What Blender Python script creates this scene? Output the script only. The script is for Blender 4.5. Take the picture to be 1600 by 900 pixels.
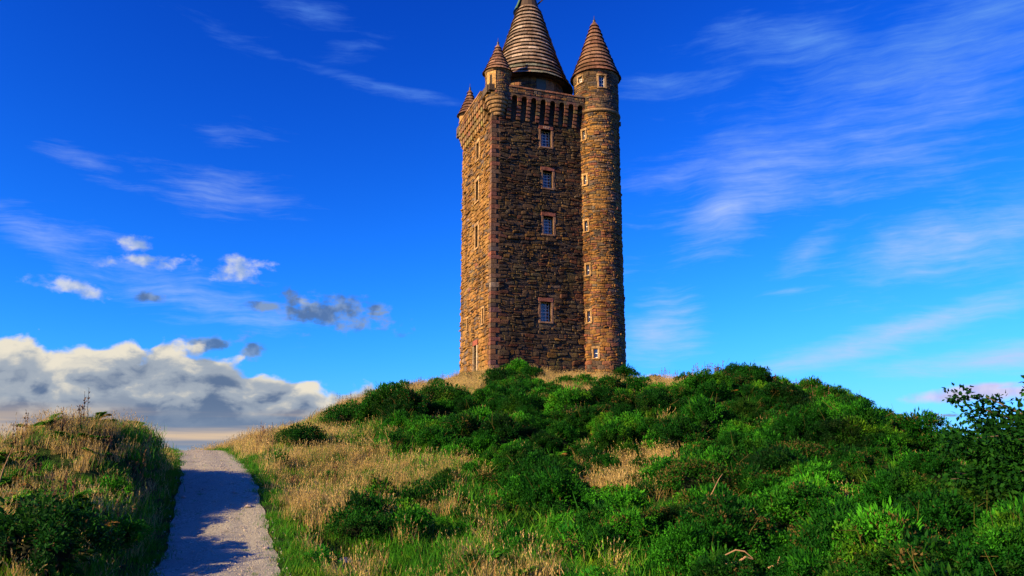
import bpy, math, random
import numpy as np
from mathutils import Vector

for _o in list(bpy.data.objects):
    bpy.data.objects.remove(_o, do_unlink=True)
SC = bpy.context.scene
COL = SC.collection
R = math.radians

# ------------------------------------------------------------------ camera
EYE = np.array([0.0, 0.0, 2.0])
PITCH = R(11.8)
FPX = 1200.0                       # focal length in pixels of a 1600 px wide picture
cam_d = bpy.data.cameras.new('camera')
cam_d.sensor_width = 36.0
cam_d.lens = 36.0 * FPX / 1600.0
cam_d.clip_start = 0.1
cam_d.clip_end = 30000.0
cam = bpy.data.objects.new('camera', cam_d)
COL.objects.link(cam)
cam.location = EYE
cam.rotation_euler = (math.pi / 2 + PITCH, 0, 0)
SC.camera = cam


def pix_ray(px, py):
    a, c = (px - 800) / FPX, (450 - py) / FPX
    return np.array([a, math.cos(PITCH) - c * math.sin(PITCH), math.sin(PITCH) + c * math.cos(PITCH)])


def az_el(px, py):
    r = pix_ray(px, py)
    return math.atan2(r[0], r[1]), math.atan2(r[2], math.hypot(r[0], r[1]))


# ------------------------------------------------------------------ light
TOWER_ANGLE = R(19.3)              # direction of the tower's front wall
SUN_EL = R(23.0)
SUN_AZ = TOWER_ANGLE + R(13.0)      # the sun only just grazes the front wall
SUN_DIR = Vector((-math.cos(SUN_AZ) * math.cos(SUN_EL), -math.sin(SUN_AZ) * math.cos(SUN_EL), math.sin(SUN_EL)))
sun_d = bpy.data.lights.new('sun', 'SUN')
sun_d.energy = 5.0
sun_d.angle = R(0.9)
sun_d.color = (1.0, 0.66, 0.30)
sun = bpy.data.objects.new('sun', sun_d)
COL.objects.link(sun)
sun.location = (-40, -20, 40)
sun.rotation_euler = (-SUN_DIR).to_track_quat('-Z', 'Y').to_euler()

VS = SC.view_settings
VS.view_transform = 'Standard'
VS.look = 'None'
VS.exposure = 1.2
VS.gamma = 1.0
VS.use_curve_mapping = False
SC.render.film_transparent = False
SC.cycles.max_bounces = 5
SC.cycles.diffuse_bounces = 3
SC.cycles.glossy_bounces = 2
SC.cycles.transmission_bounces = 2
SC.cycles.transparent_max_bounces = 4
SC.cycles.use_denoising = True


class NT:
    """small helper to write node trees as expressions"""

    flat = False

    def __init__(self, tree):
        self.t = tree
        tree.nodes.clear()

    def new(self, typ, **kw):
        n = self.t.nodes.new(typ)
        for k, v in kw.items():
            setattr(n, k, v)
        return n

    def put(self, sock, v):
        if isinstance(v, bpy.types.NodeSocket):
            self.t.links.new(v, sock)
        elif v is not None:
            if isinstance(v, (tuple, list)) and len(v) == 3 and sock.type == 'RGBA':
                v = tuple(v) + (1.0,)
            sock.default_value = v

    def m(self, op, a, b=None, c=None, clamp=False):
        n = self.new('ShaderNodeMath', operation=op, use_clamp=clamp)
        for i, v in enumerate((a, b, c)):
            if v is not None:
                self.put(n.inputs[i], v)
        return n.outputs[0]

    def vm(self, op, a, b=None, out=0):
        n = self.new('ShaderNodeVectorMath', operation=op)
        self.put(n.inputs[0], a)
        if b is not None:
            self.put(n.inputs[1], b)
        return n.outputs[out]

    def xyz(self, x, y, z=0.0):
        n = self.new('ShaderNodeCombineXYZ')
        for i, v in enumerate((x, y, z)):
            self.put(n.inputs[i], v)
        return n.outputs[0]

    def mapping(self, v, loc=(0, 0, 0), rot=(0, 0, 0), scale=(1, 1, 1), typ='POINT'):
        n = self.new('ShaderNodeMapping', vector_type=typ)
        self.put(n.inputs['Vector'], v)
        if typ != 'VECTOR':
            n.inputs['Location'].default_value = loc
        n.inputs['Rotation'].default_value = rot
        n.inputs['Scale'].default_value = scale
        return n.outputs[0]

    def noise(self, v, scale, detail=3.0, rough=0.5, dist=0.0, out=0):
        n = self.new('ShaderNodeTexNoise', noise_dimensions='2D' if self.flat else '3D')
        self.put(n.inputs['Vector'], v)
        self.put(n.inputs['Scale'], scale)
        n.inputs['Detail'].default_value = detail
        n.inputs['Roughness'].default_value = rough
        n.inputs['Distortion'].default_value = dist
        return n.outputs[out]

    def ramp(self, f, lo, hi, a=0.0, b=1.0, smooth=True):
        n = self.new('ShaderNodeMapRange', interpolation_type='SMOOTHSTEP' if smooth else 'LINEAR', clamp=True)
        for i, v in enumerate((f, lo, hi, a, b)):
            self.put(n.inputs[i], v)
        return n.outputs[0]

    def mix(self, f, a, b, blend='MIX'):
        n = self.new('ShaderNodeMix', data_type='RGBA', blend_type=blend)
        self.put(n.inputs[0], f)
        self.put(n.inputs[6], a)
        self.put(n.inputs[7], b)
        return n.outputs[2]


# ------------------------------------------------------------------ sky
world = bpy.data.worlds.new('World')
SC.world = world
world.use_nodes = True
w = NT(world.node_tree)
w.flat = True
sky = w.new('ShaderNodeTexSky', sky_type='NISHITA')
sky.sun_disc = False
sky.sun_elevation = SUN_EL
sky.sun_rotation = math.atan2(SUN_DIR.x, SUN_DIR.y)
sky.altitude = 150.0
sky.air_density = 1.0
sky.dust_density = 0.25
sky.ozone_density = 3.0
tc = w.new('ShaderNodeTexCoord')
dirv = tc.outputs['Generated']
sep = w.new('ShaderNodeSeparateXYZ')
w.put(sep.inputs[0], dirv)
el = w.m('ARCSINE', sep.outputs[2])
az = w.m('ARCTAN2', sep.outputs[0], sep.outputs[1])
P = w.xyz(az, el)
# the photograph's deep, saturated grading of the evening sky
srgb = w.new('ShaderNodeSeparateColor')
w.put(srgb.inputs[0], sky.outputs[0])
ccol = w.new('ShaderNodeCombineColor')
SKY_K = 10.0                       # colour values here are at strength 0.1
for _i, (_g, _p, _k) in enumerate(((.65, 2.5, 4.0), (1.72, 2.05, 3.2), (1.92, 1.50, 0.65))):
    _x = w.m('POWER', w.m('MULTIPLY', srgb.outputs[_i], 1 / SKY_K), _p)
    _x = w.m('DIVIDE', w.m('MULTIPLY', _x, _g * SKY_K), w.m('MULTIPLY_ADD', _x, _k, 1.0))
    w.put(ccol.inputs[_i], _x)
skycol = ccol.outputs[0]


def cloud_field(ells, coord):
    """1 in the middle of the nearest ellipse, 0 on its rim; ells: px, py, half width, half height (pixels of the photograph), tilt in degrees"""
    best = None
    for (px, py, rx, ry, tilt) in ells:
        a, e = az_el(px, py)
        mp = w.mapping(coord, (a, e, 0), (0, 0, R(tilt)), (rx / 1200.0 * 1.25, ry / 1200.0 * 1.25, 1), 'TEXTURE')
        ln = w.vm('LENGTH', mp, out=1)
        best = ln if best is None else w.m('MINIMUM', best, ln)
    return w.m('SUBTRACT', 1.0, best)


# cumulus: a bank along the horizon and loose puffs
warp = w.vm('SCALE', w.vm('SUBTRACT', w.noise(P, 9.0, 3.0, 0.5, out=1), (0.5, 0.5, 0.5)))
warp.node.inputs['Scale'].default_value = 0.03
P2 = w.vm('ADD', P, warp)


def cumulus(off):
    """density of the cumulus bank, sampled at a shifted place for the shading"""
    q = w.vm('ADD', P2, (off[0], off[1], 0)) if off else P2
    s = w.new('ShaderNodeSeparateXYZ')
    w.put(s.inputs[0], q)
    # height of the bank's top over the azimuth
    h1 = w.ramp(s.outputs[0], R(-10.3), R(-6.5), 0.082, -0.06)
    h2 = w.ramp(s.outputs[0], R(50), R(110), 0.0, 0.15)
    h3 = w.ramp(s.outputs[0], R(-22), R(-17), 0.040, 0.0)
    top = w.m('ADD', w.m('ADD', h1, h2), h3)
    body = w.m('MULTIPLY', w.m('SUBTRACT', top, s.outputs[1]), 15.0)
    body = w.m('MINIMUM', body, 0.95)
    q3 = w.mapping(q, (3.1, 0.7, 0), (0, 0, 0), (1.0, 1.45, 1))
    n1 = w.m('SUBTRACT', w.noise(q3, 12.0, 10.0, 0.57), 0.5)
    vor = w.new('ShaderNodeTexVoronoi', feature='SMOOTH_F1', voronoi_dimensions='2D')
    w.put(vor.inputs['Vector'], w.vm('ADD', q3, w.vm('MULTIPLY', w.noise(q3, 16.0, 3.0, 0.5, out=1), (0.05, 0.05, 0.0))))
    vor.inputs['Scale'].default_value = 25.0
    vor.inputs['Smoothness'].default_value = 0.6
    bil = w.m('SUBTRACT', 0.42, vor.outputs['Distance'])
    d = w.m('ADD', body, w.m('ADD', w.m('MULTIPLY', n1, 1.10), w.m('MULTIPLY', bil, 0.42)))
    return d, s.outputs[1]


d0, el_s = cumulus(None)
d1, _ = cumulus((-0.010, 0.015))
bank = w.ramp(d0, 0.0, 0.20)
lit = w.ramp(w.m('SUBTRACT', d0, d1), -0.06, 0.34, smooth=False)
soft = w.noise(w.mapping(P2, (1.7, 0.4, 0), (0, 0, 0), (1, 2.0, 1)), 13.0, 6.0, 0.55)
lit_soft = w.ramp(soft, 0.38, 0.64)
rim = w.ramp(d0, 0.05, 0.55, 1.0, 0.0)
deep = w.ramp(d0, 0.7, 1.3)
lf = w.m('ADD', w.m('MULTIPLY', lit, 0.42), w.m('ADD', w.m('MULTIPLY', rim, 0.42), w.m('MULTIPLY', lit_soft, 0.34)))
lf = w.m('SUBTRACT', lf, w.m('MULTIPLY', deep, 0.10), clamp=True)
c_dark, c_mid, c_light = (0.13, 0.20, 0.34), (0.40, 0.46, 0.54), (0.92, 0.85, 0.70)
cumcol = w.mix(w.ramp(lf, 0.50, 0.88), w.mix(w.ramp(lf, 0.10, 0.52), c_dark, c_mid), c_light)
# stratus under the bank: long level bands, dark blue and peach
ns = w.noise(w.mapping(P, (0, 0, 0), (0, 0, 0), (2.2, 42, 1)), 1.0, 4.0, 0.5)
strat_f = w.ramp(el, 0.062, 0.014)
stratcol = w.mix(w.ramp(ns, 0.40, 0.66), (0.20, 0.28, 0.42), (0.80, 0.60, 0.42))
stratcol = w.mix(w.ramp(el, 0.006, -0.006), stratcol, (0.30, 0.40, 0.55))
bankcol = w.mix(strat_f, cumcol, stratcol)
strat_a = w.m('MULTIPLY', strat_f, w.ramp(az, R(-13), R(-8), 1.0, 0.0))
strat_a = w.m('MULTIPLY', strat_a, w.ramp(az, R(-120), R(-95), 0.0, 1.0))
bank_a = w.m('MAXIMUM', bank, w.m('MULTIPLY', strat_a, 0.93))

puff_l = cloud_field([(378, 422, 36, 19, 12), (208, 390, 30, 14, 15), (232, 411, 72, 12, 4), (110, 447, 52, 15, -14),
                      (470, 470, 34, 12, -12)], P2)
puff_d = cloud_field([(525, 490, 115, 32, -3), (480, 474, 60, 24, -10), (335, 534, 52, 14, 4), (396, 546, 24, 13, 15), (404, 482, 40, 12, 6), (590, 491, 40, 6, 0),
                      (228, 470, 30, 9, 0), (1425, 650, 40, 5, 0), (1395, 648, 20, 4, 0), (1475, 646, 16, 3, 0)], P2)
pn = w.m('MULTIPLY', w.m('SUBTRACT', w.noise(w.mapping(P, (0, 0, 0), (0, 0, 0), (1, 1.6, 1)), 32.0, 7.0, 0.58), 0.5), 2.0)
pl_a = w.ramp(w.m('ADD', puff_l, pn), 0.15, 0.95)
pd_a = w.ramp(w.m('ADD', puff_d, pn), 0.20, 0.85)
pshade = w.ramp(w.noise(P, 34.0, 4.0, 0.5), 0.38, 0.62)
pl_col = w.mix(pshade, (0.36, 0.50, 0.78), (0.80, 0.82, 0.84))
pd_col = w.mix(pshade, (0.10, 0.17, 0.31), (0.24, 0.34, 0.50))
# low lenticular clouds at the right, pink and grey
pink = cloud_field([(1498, 619, 75, 10, 3), (1535, 606, 55, 6, 5), (1560, 613, 60, 12, 0)], P)
pk_a = w.m('MULTIPLY', w.ramp(w.m('ADD', pink, w.m('MULTIPLY', pn, 0.45)), 0.0, 0.8), 0.85)

# cirrus: stretched wisps
cirr_r = cloud_field([(1510, 372, 165, 50, 14), (1340, 215, 280, 75, 12), (1490, 60, 300, 62, 14), (1130, 330, 70, 45, 30), (1045, 132, 100, 16, 2), (1250, 60, 150, 36, -8),
                      (1400, 520, 260, 18, 15), (1560, 560, 140, 16, 6), (1020, 520, 70, 45, 30), (1240, 454, 62, 7, 3), (1260, 395, 60, 24, 34)], P)
cirr_l = cloud_field([(310, 286, 95, 28, -5), (140, 256, 55, 16, -10), (60, 370, 70, 24, -14), (340, 48, 55, 16, -10), (550, 78, 55, 18, 15), (490, 20, 60, 18, -10),
                      (300, 455, 160, 36, -16), (580, 130, 180, 8, -8), (360, 215, 60, 18, 0)], P)
cirr = w.m('MAXIMUM', cirr_r, w.m('MULTIPLY_ADD', cirr_l, 0.75, -0.12))
cw = w.vm('SCALE', w.vm('SUBTRACT', w.noise(P, 4.0, 3.0, 0.55, out=1), (0.5, 0.5, 0.5)))
cw.node.inputs['Scale'].default_value = 0.05
Pc = w.vm('ADD', P, cw)
cn0 = w.noise(w.mapping(Pc, (8, 1, 0), (0, 0, R(-12)), (1.0, 2.4, 1)), 5.5, 5.0, 0.6)
cn1 = w.noise(w.mapping(Pc, (0, 0, 0), (0, 0, R(-16)), (3.2, 38, 1)), 1.0, 10.0, 0.70)
cn2 = w.noise(w.mapping(Pc, (5, 2, 0), (0, 0, R(-24)), (13, 120, 1)), 1.0, 6.0, 0.65)
cn = w.m('ADD', w.m('MULTIPLY', cn0, 0.42), w.m('ADD', w.m('MULTIPLY', cn1, 0.36), w.m('MULTIPLY', cn2, 0.22)))
ci = w.m('ADD', w.m('MAXIMUM', w.m('MULTIPLY', cirr, 0.21), -0.18), cn)
ci_a = w.m('MULTIPLY', w.m('POWER', w.ramp(ci, 0.465, 0.84, smooth=False), 1.6), 0.95)
far = w.m('MULTIPLY', w.ramp(w.m('ABSOLUTE', az), R(42), R(60)), w.m('MULTIPLY', w.ramp(cn, 0.46, 0.72), 0.6))  # cirrus out of view, thickened to make the ambient light whiter
ci_a = w.m('MAXIMUM', ci_a, w.m('MULTIPLY', far, w.ramp(el, 1.2, 0.6)))

bg_sky = w.new('ShaderNodeBackground')
w.put(bg_sky.inputs['Color'], skycol)
bg_sky.inputs['Strength'].default_value = 0.10


CLOUD_K = 0.43                     # cloud radiance at the exposure set above


def bg(col, strength):
    n = w.new('ShaderNodeBackground')
    w.put(n.inputs['Color'], col)
    n.inputs['Strength'].default_value = strength * CLOUD_K
    return n.outputs[0]


def over(fac, under, top):
    n = w.new('ShaderNodeMixShader')
    w.put(n.inputs[0], fac)
    w.put(n.inputs[1], under)
    w.put(n.inputs[2], top)
    return n.outputs[0]


s = bg_sky.outputs[0]
s = over(ci_a, s, bg(w.mix(w.ramp(el, 0.48, 0.20), (0.14, 0.36, 0.95), (0.54, 0.68, 0.98)), 0.95))
s = over(w.m('MULTIPLY', pl_a, 0.85), s, bg(pl_col, 0.9))
s = over(w.m('MULTIPLY', pk_a, 0.85), s, bg(w.mix(pshade, (0.75, 0.52, 0.48), (0.98, 0.68, 0.50)), 0.9))
s = over(w.m('MULTIPLY', pd_a, 0.88), s, bg(pd_col, 1.0))
s = over(bank_a, s, bg(bankcol, 0.92))
wo = w.new('ShaderNodeOutputWorld')
w.put(wo.inputs['Surface'], s)
world.cycles.sampling_method = 'MANUAL'
world.cycles.sample_map_resolution = 512


# ------------------------------------------------------------------ helpers
def tag(o, label=None, cat=None, group=None, kind=None):
    if label: o['label'] = label
    if cat: o['category'] = cat
    if group: o['group'] = group
    if kind: o['kind'] = kind
    return o


def link(o, parent=None):
    COL.objects.link(o)
    if parent is not None:
        o.parent = parent
    return o


class MB:
    """collects verts, faces and a tint per vertex"""

    def __init__(self):
        self.v, self.f, self.c = [], [], []

    def add(self, v, f, c=(0.5, 0.5, 0.5)):
        n = len(self.v)
        self.v.extend(tuple(map(float, p)) for p in v)
        self.f.extend(tuple(i + n for i in q) for q in f)
        if isinstance(c, list):
            self.c.extend(c)
        else:
            self.c.extend([c] * len(v))

    def mesh(self, name, mat, smooth=False):
        me = bpy.data.meshes.new(name)
        me.from_pydata(self.v, [], self.f)
        a = me.color_attributes.new('tint', 'FLOAT_COLOR', 'POINT')
        a.data.foreach_set('color', np.array([(x[0], x[1], x[2], 1.0) for x in self.c], dtype=np.float32).ravel())
        if mat: me.materials.append(mat)
        if smooth:
            me.polygons.foreach_set('use_smooth', [True] * len(me.polygons))
        me.update()
        return me

    def build(self, name, mat, parent=None, smooth=False):
        return link(bpy.data.objects.new(name, self.mesh(name, mat, smooth)), parent)


def empty(name, loc, rz=0.0):
    o = bpy.data.objects.new(name, None)
    o.location = loc
    o.rotation_euler = (0, 0, rz)
    o.empty_display_size = 0.5
    return link(o)


def new_mat(name):
    m = bpy.data.materials.new(name)
    m.use_nodes = True
    n = NT(m.node_tree)
    out = n.new('ShaderNodeOutputMaterial')
    p = n.new('ShaderNodeBsdfPrincipled')
    n.put(out.inputs['Surface'], p.outputs[0])
    return m, n, p, out


def bump(n, p, h, strength, dist):
    b = n.new('ShaderNodeBump')
    n.put(b.inputs['Height'], h)
    b.inputs['Strength'].default_value = strength
    b.inputs['Distance'].default_value = dist
    n.put(p.inputs['Normal'], b.outputs[0])


def obj_coord(n):
    return n.new('ShaderNodeTexCoord').outputs['Object']


def mat_stone(name, lichen=0.35, rough=0.9, grain=1.0):
    """tinted stone: tint per stone, mottling, lichen, fine relief"""
    m, n, p, _ = new_mat(name)
    co = obj_coord(n)
    at = n.new('ShaderNodeAttribute', attribute_name='tint')
    n1 = n.noise(co, 7.0, 5.0, 0.65)
    n2 = n.noise(co, 0.55, 4.0, 0.6)
    n3 = n.noise(co, 28.0, 4.0, 0.7)
    col = n.mix(1.0, at.outputs['Color'], n.mix(n.ramp(n1, 0.3, 0.7), (0.55, 0.53, 0.52), (1.35, 1.3, 1.22)), 'MULTIPLY')
    col = n.mix(n.m('MULTIPLY', n.m('MULTIPLY', n.ramp(n2, 0.50, 0.68), n.ramp(n1, 0.42, 0.6)), lichen), col, (0.20, 0.17, 0.05))
    col = n.mix(n.m('MULTIPLY', n.ramp(n3, 0.60, 0.72), 0.35), col, (0.30, 0.26, 0.20))
    stain = n.noise(n.mapping(co, (0, 0, 0), (0, 0, 0), (1.0, 1.0, 0.16)), 0.9, 5.0, 0.62)
    col = n.mix(n.m('MULTIPLY', n.ramp(stain, 0.46, 0.64), 0.8), col, n.mix(1.0, col, (0.42, 0.38, 0.36), 'MULTIPLY'))
    moss = n.noise(co, 0.28, 4.0, 0.62)
    col = n.mix(n.m('MULTIPLY', n.m('MULTIPLY', n.ramp(moss, 0.54, 0.66), n.ramp(n1, 0.40, 0.62)), lichen * 1.3), col, (0.095, 0.10, 0.022))
    n.put(p.inputs['Base Color'], col)
    p.inputs['Roughness'].default_value = rough
    p.inputs['Specular IOR Level'].default_value = 0.25
    bump(n, p, n.m('ADD', n1, n.m('MULTIPLY', n3, 0.4)), 0.8, 0.06 * grain)
    return m


M_STONE = mat_stone('rubble stone')
M_DRESSED = mat_stone('dressed sandstone', lichen=0.12, grain=0.35)
M_SLAB = mat_stone('roof stone slab', lichen=0.15, grain=0.3)
M_CORE = mat_stone('mortar', lichen=0.2)


def mat_plain(name, col, rough=0.6, metal=0.0, var=0.25, scale=9.0):
    m, n, p, _ = new_mat(name)
    nz = n.noise(obj_coord(n), scale, 4.0, 0.6)
    n.put(p.inputs['Base Color'], n.mix(nz, tuple(c * (1 - var) for c in col), tuple(min(1, c * (1 + var)) for c in col)))
    p.inputs['Roughness'].default_value = rough
    p.inputs['Metallic'].default_value = metal
    bump(n, p, nz, 0.3, 0.01)
    return m


M_WHITE = mat_plain('white window paint', (0.62, 0.62, 0.58), 0.5, var=0.12)
M_DARK = mat_plain('dark interior', (0.012, 0.012, 0.014), 0.9)
M_LEAD = mat_plain('weathered lead', (0.05, 0.05, 0.055), 0.55, 0.4)
M_COPPER = mat_plain('green copper', (0.03, 0.10, 0.05), 0.7, 0.0, 0.4, 4.0)
M_WOOD = mat_plain('dark timber', (0.045, 0.03, 0.02), 0.85)
M_DOOR = mat_plain('door timber', (0.10, 0.085, 0.06), 0.8)
mg, n, p, _ = new_mat('window glass')
p.inputs['Base Color'].default_value = (0.012, 0.02, 0.035, 1)
p.inputs['Roughness'].default_value = 0.06
p.inputs['Specular IOR Level'].default_value = 0.9
bump(n, p, n.noise(obj_coord(n), 2.5, 2.0, 0.5), 0.15, 0.05)
M_GLASS = mg

# ------------------------------------------------------------------ terrain
rng = np.random.default_rng(7)
TW_C = np.array([-1.86, 67.97, 8.23])           # near corner of the tower at its foot
CA, SA = math.cos(TOWER_ANGLE), math.sin(TOWER_ANGLE)


def tw(u, v, wz=0.0):
    """tower frame to world"""
    return np.array([TW_C[0] + CA * u - SA * v, TW_C[1] + SA * u + CA * v, TW_C[2] + wz])


# path: depth, centre x, height, half width
PATH_Y = np.array([-12.0, 5.0, 15.8, 18.0, 20.7, 23.5, 26.8, 31.2, 36.9, 41.6, 48.0, 60.0, 75.0])
PATH_X = np.array([2.6, -1.6, -5.74, -6.53, -7.65, -8.72, -10.1, -12.1, -14.6, -17.4, -21.8, -29.0, -38.0])
PATH_Z = np.array([-0.5, -0.45, -0.19, 0.08, 0.55, 1.0, 1.27, 1.62, 1.90, 1.78, 1.0, -1.2, -4.5])


_py = np.arange(-12.0, 75.01, 0.25)
_kk = np.exp(-(np.arange(-12, 13) / 5.0) ** 2)
_kk /= _kk.sum()
_psm = lambda a: np.convolve(np.pad(np.interp(_py, PATH_Y, a), 12, mode='reflect', reflect_type='odd'), _kk, mode='valid')
_pxs, _pzs = _psm(PATH_X), _psm(PATH_Z)


def path_at(y):
    return np.interp(y, _py, _pxs), np.interp(y, _py, _pzs)


def from_pix(px, py, dist, veg):
    r = pix_ray(px, py)
    k = dist / math.hypot(r[0], r[1])
    q = EYE + r * k
    return (q[0], q[1], q[2] - veg)


_ctrl = [from_pix(*a) for a in [
    (480, 900, 15.5, .15), (700, 900, 14.5, .4), (1000, 900, 13.5, .6), (1300, 900, 13, .6), (1600, 900, 12.5, .6),
    (470, 790, 21, .3), (560, 780, 21.5, .4), (700, 765, 22.5, .5), (900, 750, 23.5, .6), (1100, 745, 22.5, .7), (1300, 770, 20.5, .7), (1500, 815, 17, .7), (1640, 840, 15, .6),
    (470, 720, 29, .35), (600, 690, 31, .5), (740, 665, 32, .6), (900, 655, 32, .6), (1100, 655, 31, .6), (1250, 665, 29, .6), (1400, 725, 24.5, .6),
    (420, 682, 41, .45), (480, 655, 45, .5), (560, 622, 47, .6), (640, 600, 47, .7), (720, 594, 47, .6), (850, 602, 46, .8), (985, 596, 45, .9), (1090, 588, 43, .9),
    (1160, 588, 41, .8), (1220, 590, 39, .65), (1290, 613, 36, .6), (1400, 660, 32, .6), (1490, 702, 29, .6), (1570, 735, 26, .6), (1700, 790, 22, .6),
    (0, 692, 20, 1.35), (75, 668, 21, .95), (150, 649, 22, .25), (205, 659, 23, .45), (240, 673, 25, .25), (262, 688, 27.5, .1),
    (0, 770, 16, .4), (100, 755, 17.5, .4), (190, 755, 20, .3), (0, 835, 13, .4), (120, 830, 14.5, .4), (200, 850, 15.5, .25), (0, 900, 11.5, .4), (150, 900, 12.8, .3),
    (-200, 730, 19, 1.0)]]
_ctrl += [tuple(tw(u, v, z)) for (u, v, z) in [(-3, -3, .05), (5, -3, -.1), (13, -3, -.4), (-4, 6, -.6), (-3, 13, -.7), (5, 5, .3), (14, 6, 0), (5, 18, -.5), (18, 14, -2), (-12, 14, -3.2), (-13, 2, -2.8), (-8, 4, -1.5)]]
def at_dist(px, dist, z):
    r = pix_ray(px, 600)
    k = dist / math.hypot(r[0], r[1])
    return (r[0] * k, r[1] * k, z)


_ctrl += [at_dist(*a) for a in [(420, 70, 1.4), (370, 45, 1.85), (420, 48, 2.3), (1490, 56, -.6), (1560, 54, -1.5), (480, 70, 3.0), (560, 70, 5.0), (640, 66, 6.6), (560, 58, 5.2), (640, 57, 6.2), (480, 58, 3.6), (1400, 41, 2.0), (1490, 38, .4), (1560, 35, -.6), (1290, 48, 2.6),
                                (0, 26, 1.1), (75, 27.5, 1.2), (150, 29, 1.2), (205, 31, 1.3), (-200, 26, .9), (-260, 14, .15), (-420, 15, .2)]]
_ctrl += [(-5, 60, 6.6), (6, 57, 6.7), (16, 57, 5.7), (26, 55, 2.0), (30, 46, .4), (30, 36, -1.0), (28, 26, -1.5), (22, 14, -0.8),
          (-20, 36, -0.6), (-28, 30, -1.0), (-19.5, 43, 1.0), (-26, 55, -2.0), (-18, 62, 2.0), (-13, 54, 3.6),
          (8, 6, -0.4), (-10, 4, -0.2), (0, 0, -0.35), (20, 4, -0.6), (-20, 6, 0.4), (0, -12, -0.8), (40, 80, -6), (0, 100, 3), (-40, 80, -8), (50, 40, -6), (-45, 40, -5), (-40, 10, -1)]
_ctrl += [(x, y, z) for x, y, z in zip(PATH_X[1:-1], PATH_Y[1:-1], PATH_Z[1:-1])]
_ctrl = np.array(_ctrl)


def _tps(r2):
    return np.where(r2 > 1e-9, 0.5 * r2 * np.log(np.maximum(r2, 1e-9)), 0.0)


_n = len(_ctrl)
_K = _tps(((_ctrl[:, None, :2] - _ctrl[None, :, :2]) ** 2).sum(-1)) + np.eye(_n) * 0.2
_Pm = np.hstack([np.ones((_n, 1)), _ctrl[:, :2]])
_A = np.block([[_K, _Pm], [_Pm.T, np.zeros((3, 3))]])
_S = np.linalg.solve(_A, np.concatenate([_ctrl[:, 2], np.zeros(3)]))


def lump(x, y):
    """gentle unevenness of the ground"""
    return 0.20 * np.sin(x * .83 + 2.1 * np.sin(y * .31)) * np.sin(y * .71 + 1.3 * np.sin(x * .45)) + 0.10 * np.sin(x * 1.3 + 1.7 * np.sin(y * 0.7)) * np.sin(y * 1.1 + x * 0.4) + 0.05 * np.sin(x * 3.1 + y * 1.9) * np.sin(y * 2.7 - x * 1.2)


def H(x, y):
    x, y = np.broadcast_arrays(np.asarray(x, float), np.asarray(y, float))
    sh = x.shape
    x, y = x.ravel(), y.ravel()
    # the hill inside a radius, its surroundings falling to the plain
    cx, cy = 4.0, 42.0
    rr = np.hypot(x - cx, y - cy)
    k = np.minimum(1.0, 62.0 / np.maximum(rr, 1e-6))
    xi, yi = cx + (x - cx) * k, cy + (y - cy) * k
    z = np.zeros_like(xi)
    for i in range(0, len(xi), 20000):
        a, b = xi[i:i + 20000], yi[i:i + 20000]
        z[i:i + 20000] = _tps((a[:, None] - _ctrl[None, :, 0]) ** 2 + (b[:, None] - _ctrl[None, :, 1]) ** 2) @ _S[:_n] + _S[_n] + _S[_n + 1] * a + _S[_n + 2] * b
    px, pz = path_at(y)
    d = np.abs(x - px)
    t = np.clip((d - 1.5) / np.where(x < px, 0.8, 0.95), 0, 1)
    t = t * t * (3 - 2 * t)
    onp = (y > -12) & (y < 75)
    z = z + lump(x, y) * np.where(onp, t, 1)
    z = np.where(onp, pz * (1 - t) + z * t, z)
    f = np.clip((rr - 52) / 260.0, 0, 1)
    f = f * f * (3 - 2 * f)
    z = z * (1 - f) + (-75.0) * f
    return z.reshape(sh)


def h1(x, y):
    return float(H(np.array([x]), np.array([y]))[0])


def ground_at(px, py, lo=8.0, hi=75.0):
    """where the line of sight through a pixel of the photograph meets the ground"""
    r = pix_ray(px, py)
    r = r / math.hypot(r[0], r[1])
    t = np.linspace(lo, hi, 700)
    x, y, z = EYE[0] + r[0] * t, EYE[1] + r[1] * t, EYE[2] + r[2] * t
    g = H(x, y)
    b = np.nonzero(z < g)[0]
    i = b[0] if len(b) else int(np.argmin(z - g))
    return np.array([x[i], y[i], g[i]])


def axis_coords(lo, hi, step, far):
    a = list(np.arange(lo, hi + 1e-6, step))
    s = step
    while a[-1] < far:
        s *= 1.28
        a.append(a[-1] + s)
    s = step
    while a[0] > -far:
        s *= 1.28
        a.insert(0, a[0] - s)
    return np.array(a)


def grid_mesh(name, X, Y, Z, mat, smooth=True):
    ny, nx = X.shape
    V = np.stack([X, Y, Z], -1).reshape(-1, 3)
    i = np.arange(ny * nx).reshape(ny, nx)
    F = np.stack([i[:-1, :-1], i[:-1, 1:], i[1:, 1:], i[1:, :-1]], -1).reshape(-1, 4)
    me = bpy.data.meshes.new(name)
    me.from_pydata(V.tolist(), [], F.tolist())
    me.materials.append(mat)
    me.polygons.foreach_set('use_smooth', [smooth] * len(me.polygons))
    me.update()
    return link(bpy.data.objects.new(name, me))


m_ground, n, p, _ = new_mat('hill soil and turf')
co = obj_coord(n)
a1, a2 = n.noise(co, 0.35, 5.0, 0.6), n.noise(co, 6.0, 5.0, 0.7)
col = n.mix(n.ramp(a2, 0.35, 0.65), (0.010, 0.024, 0.006), (0.030, 0.070, 0.012))
col = n.mix(n.ramp(a1, 0.52, 0.66), col, (0.055, 0.055, 0.018))
n.put(p.inputs['Base Color'], col)
p.inputs['Roughness'].default_value = 0.95
p.inputs['Specular IOR Level'].default_value = 0.1
bump(n, p, a2, 1.0, 0.15)

gx, gy = np.meshgrid(axis_coords(-36, 40, 0.36, 14000), axis_coords(-8, 92, 0.4, 14000))
terrain = grid_mesh('terrain', gx, gy, H(gx, gy), m_ground)
tag(terrain, 'grassy hill rising to the foot of the tower', 'hill', kind='structure')

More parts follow.
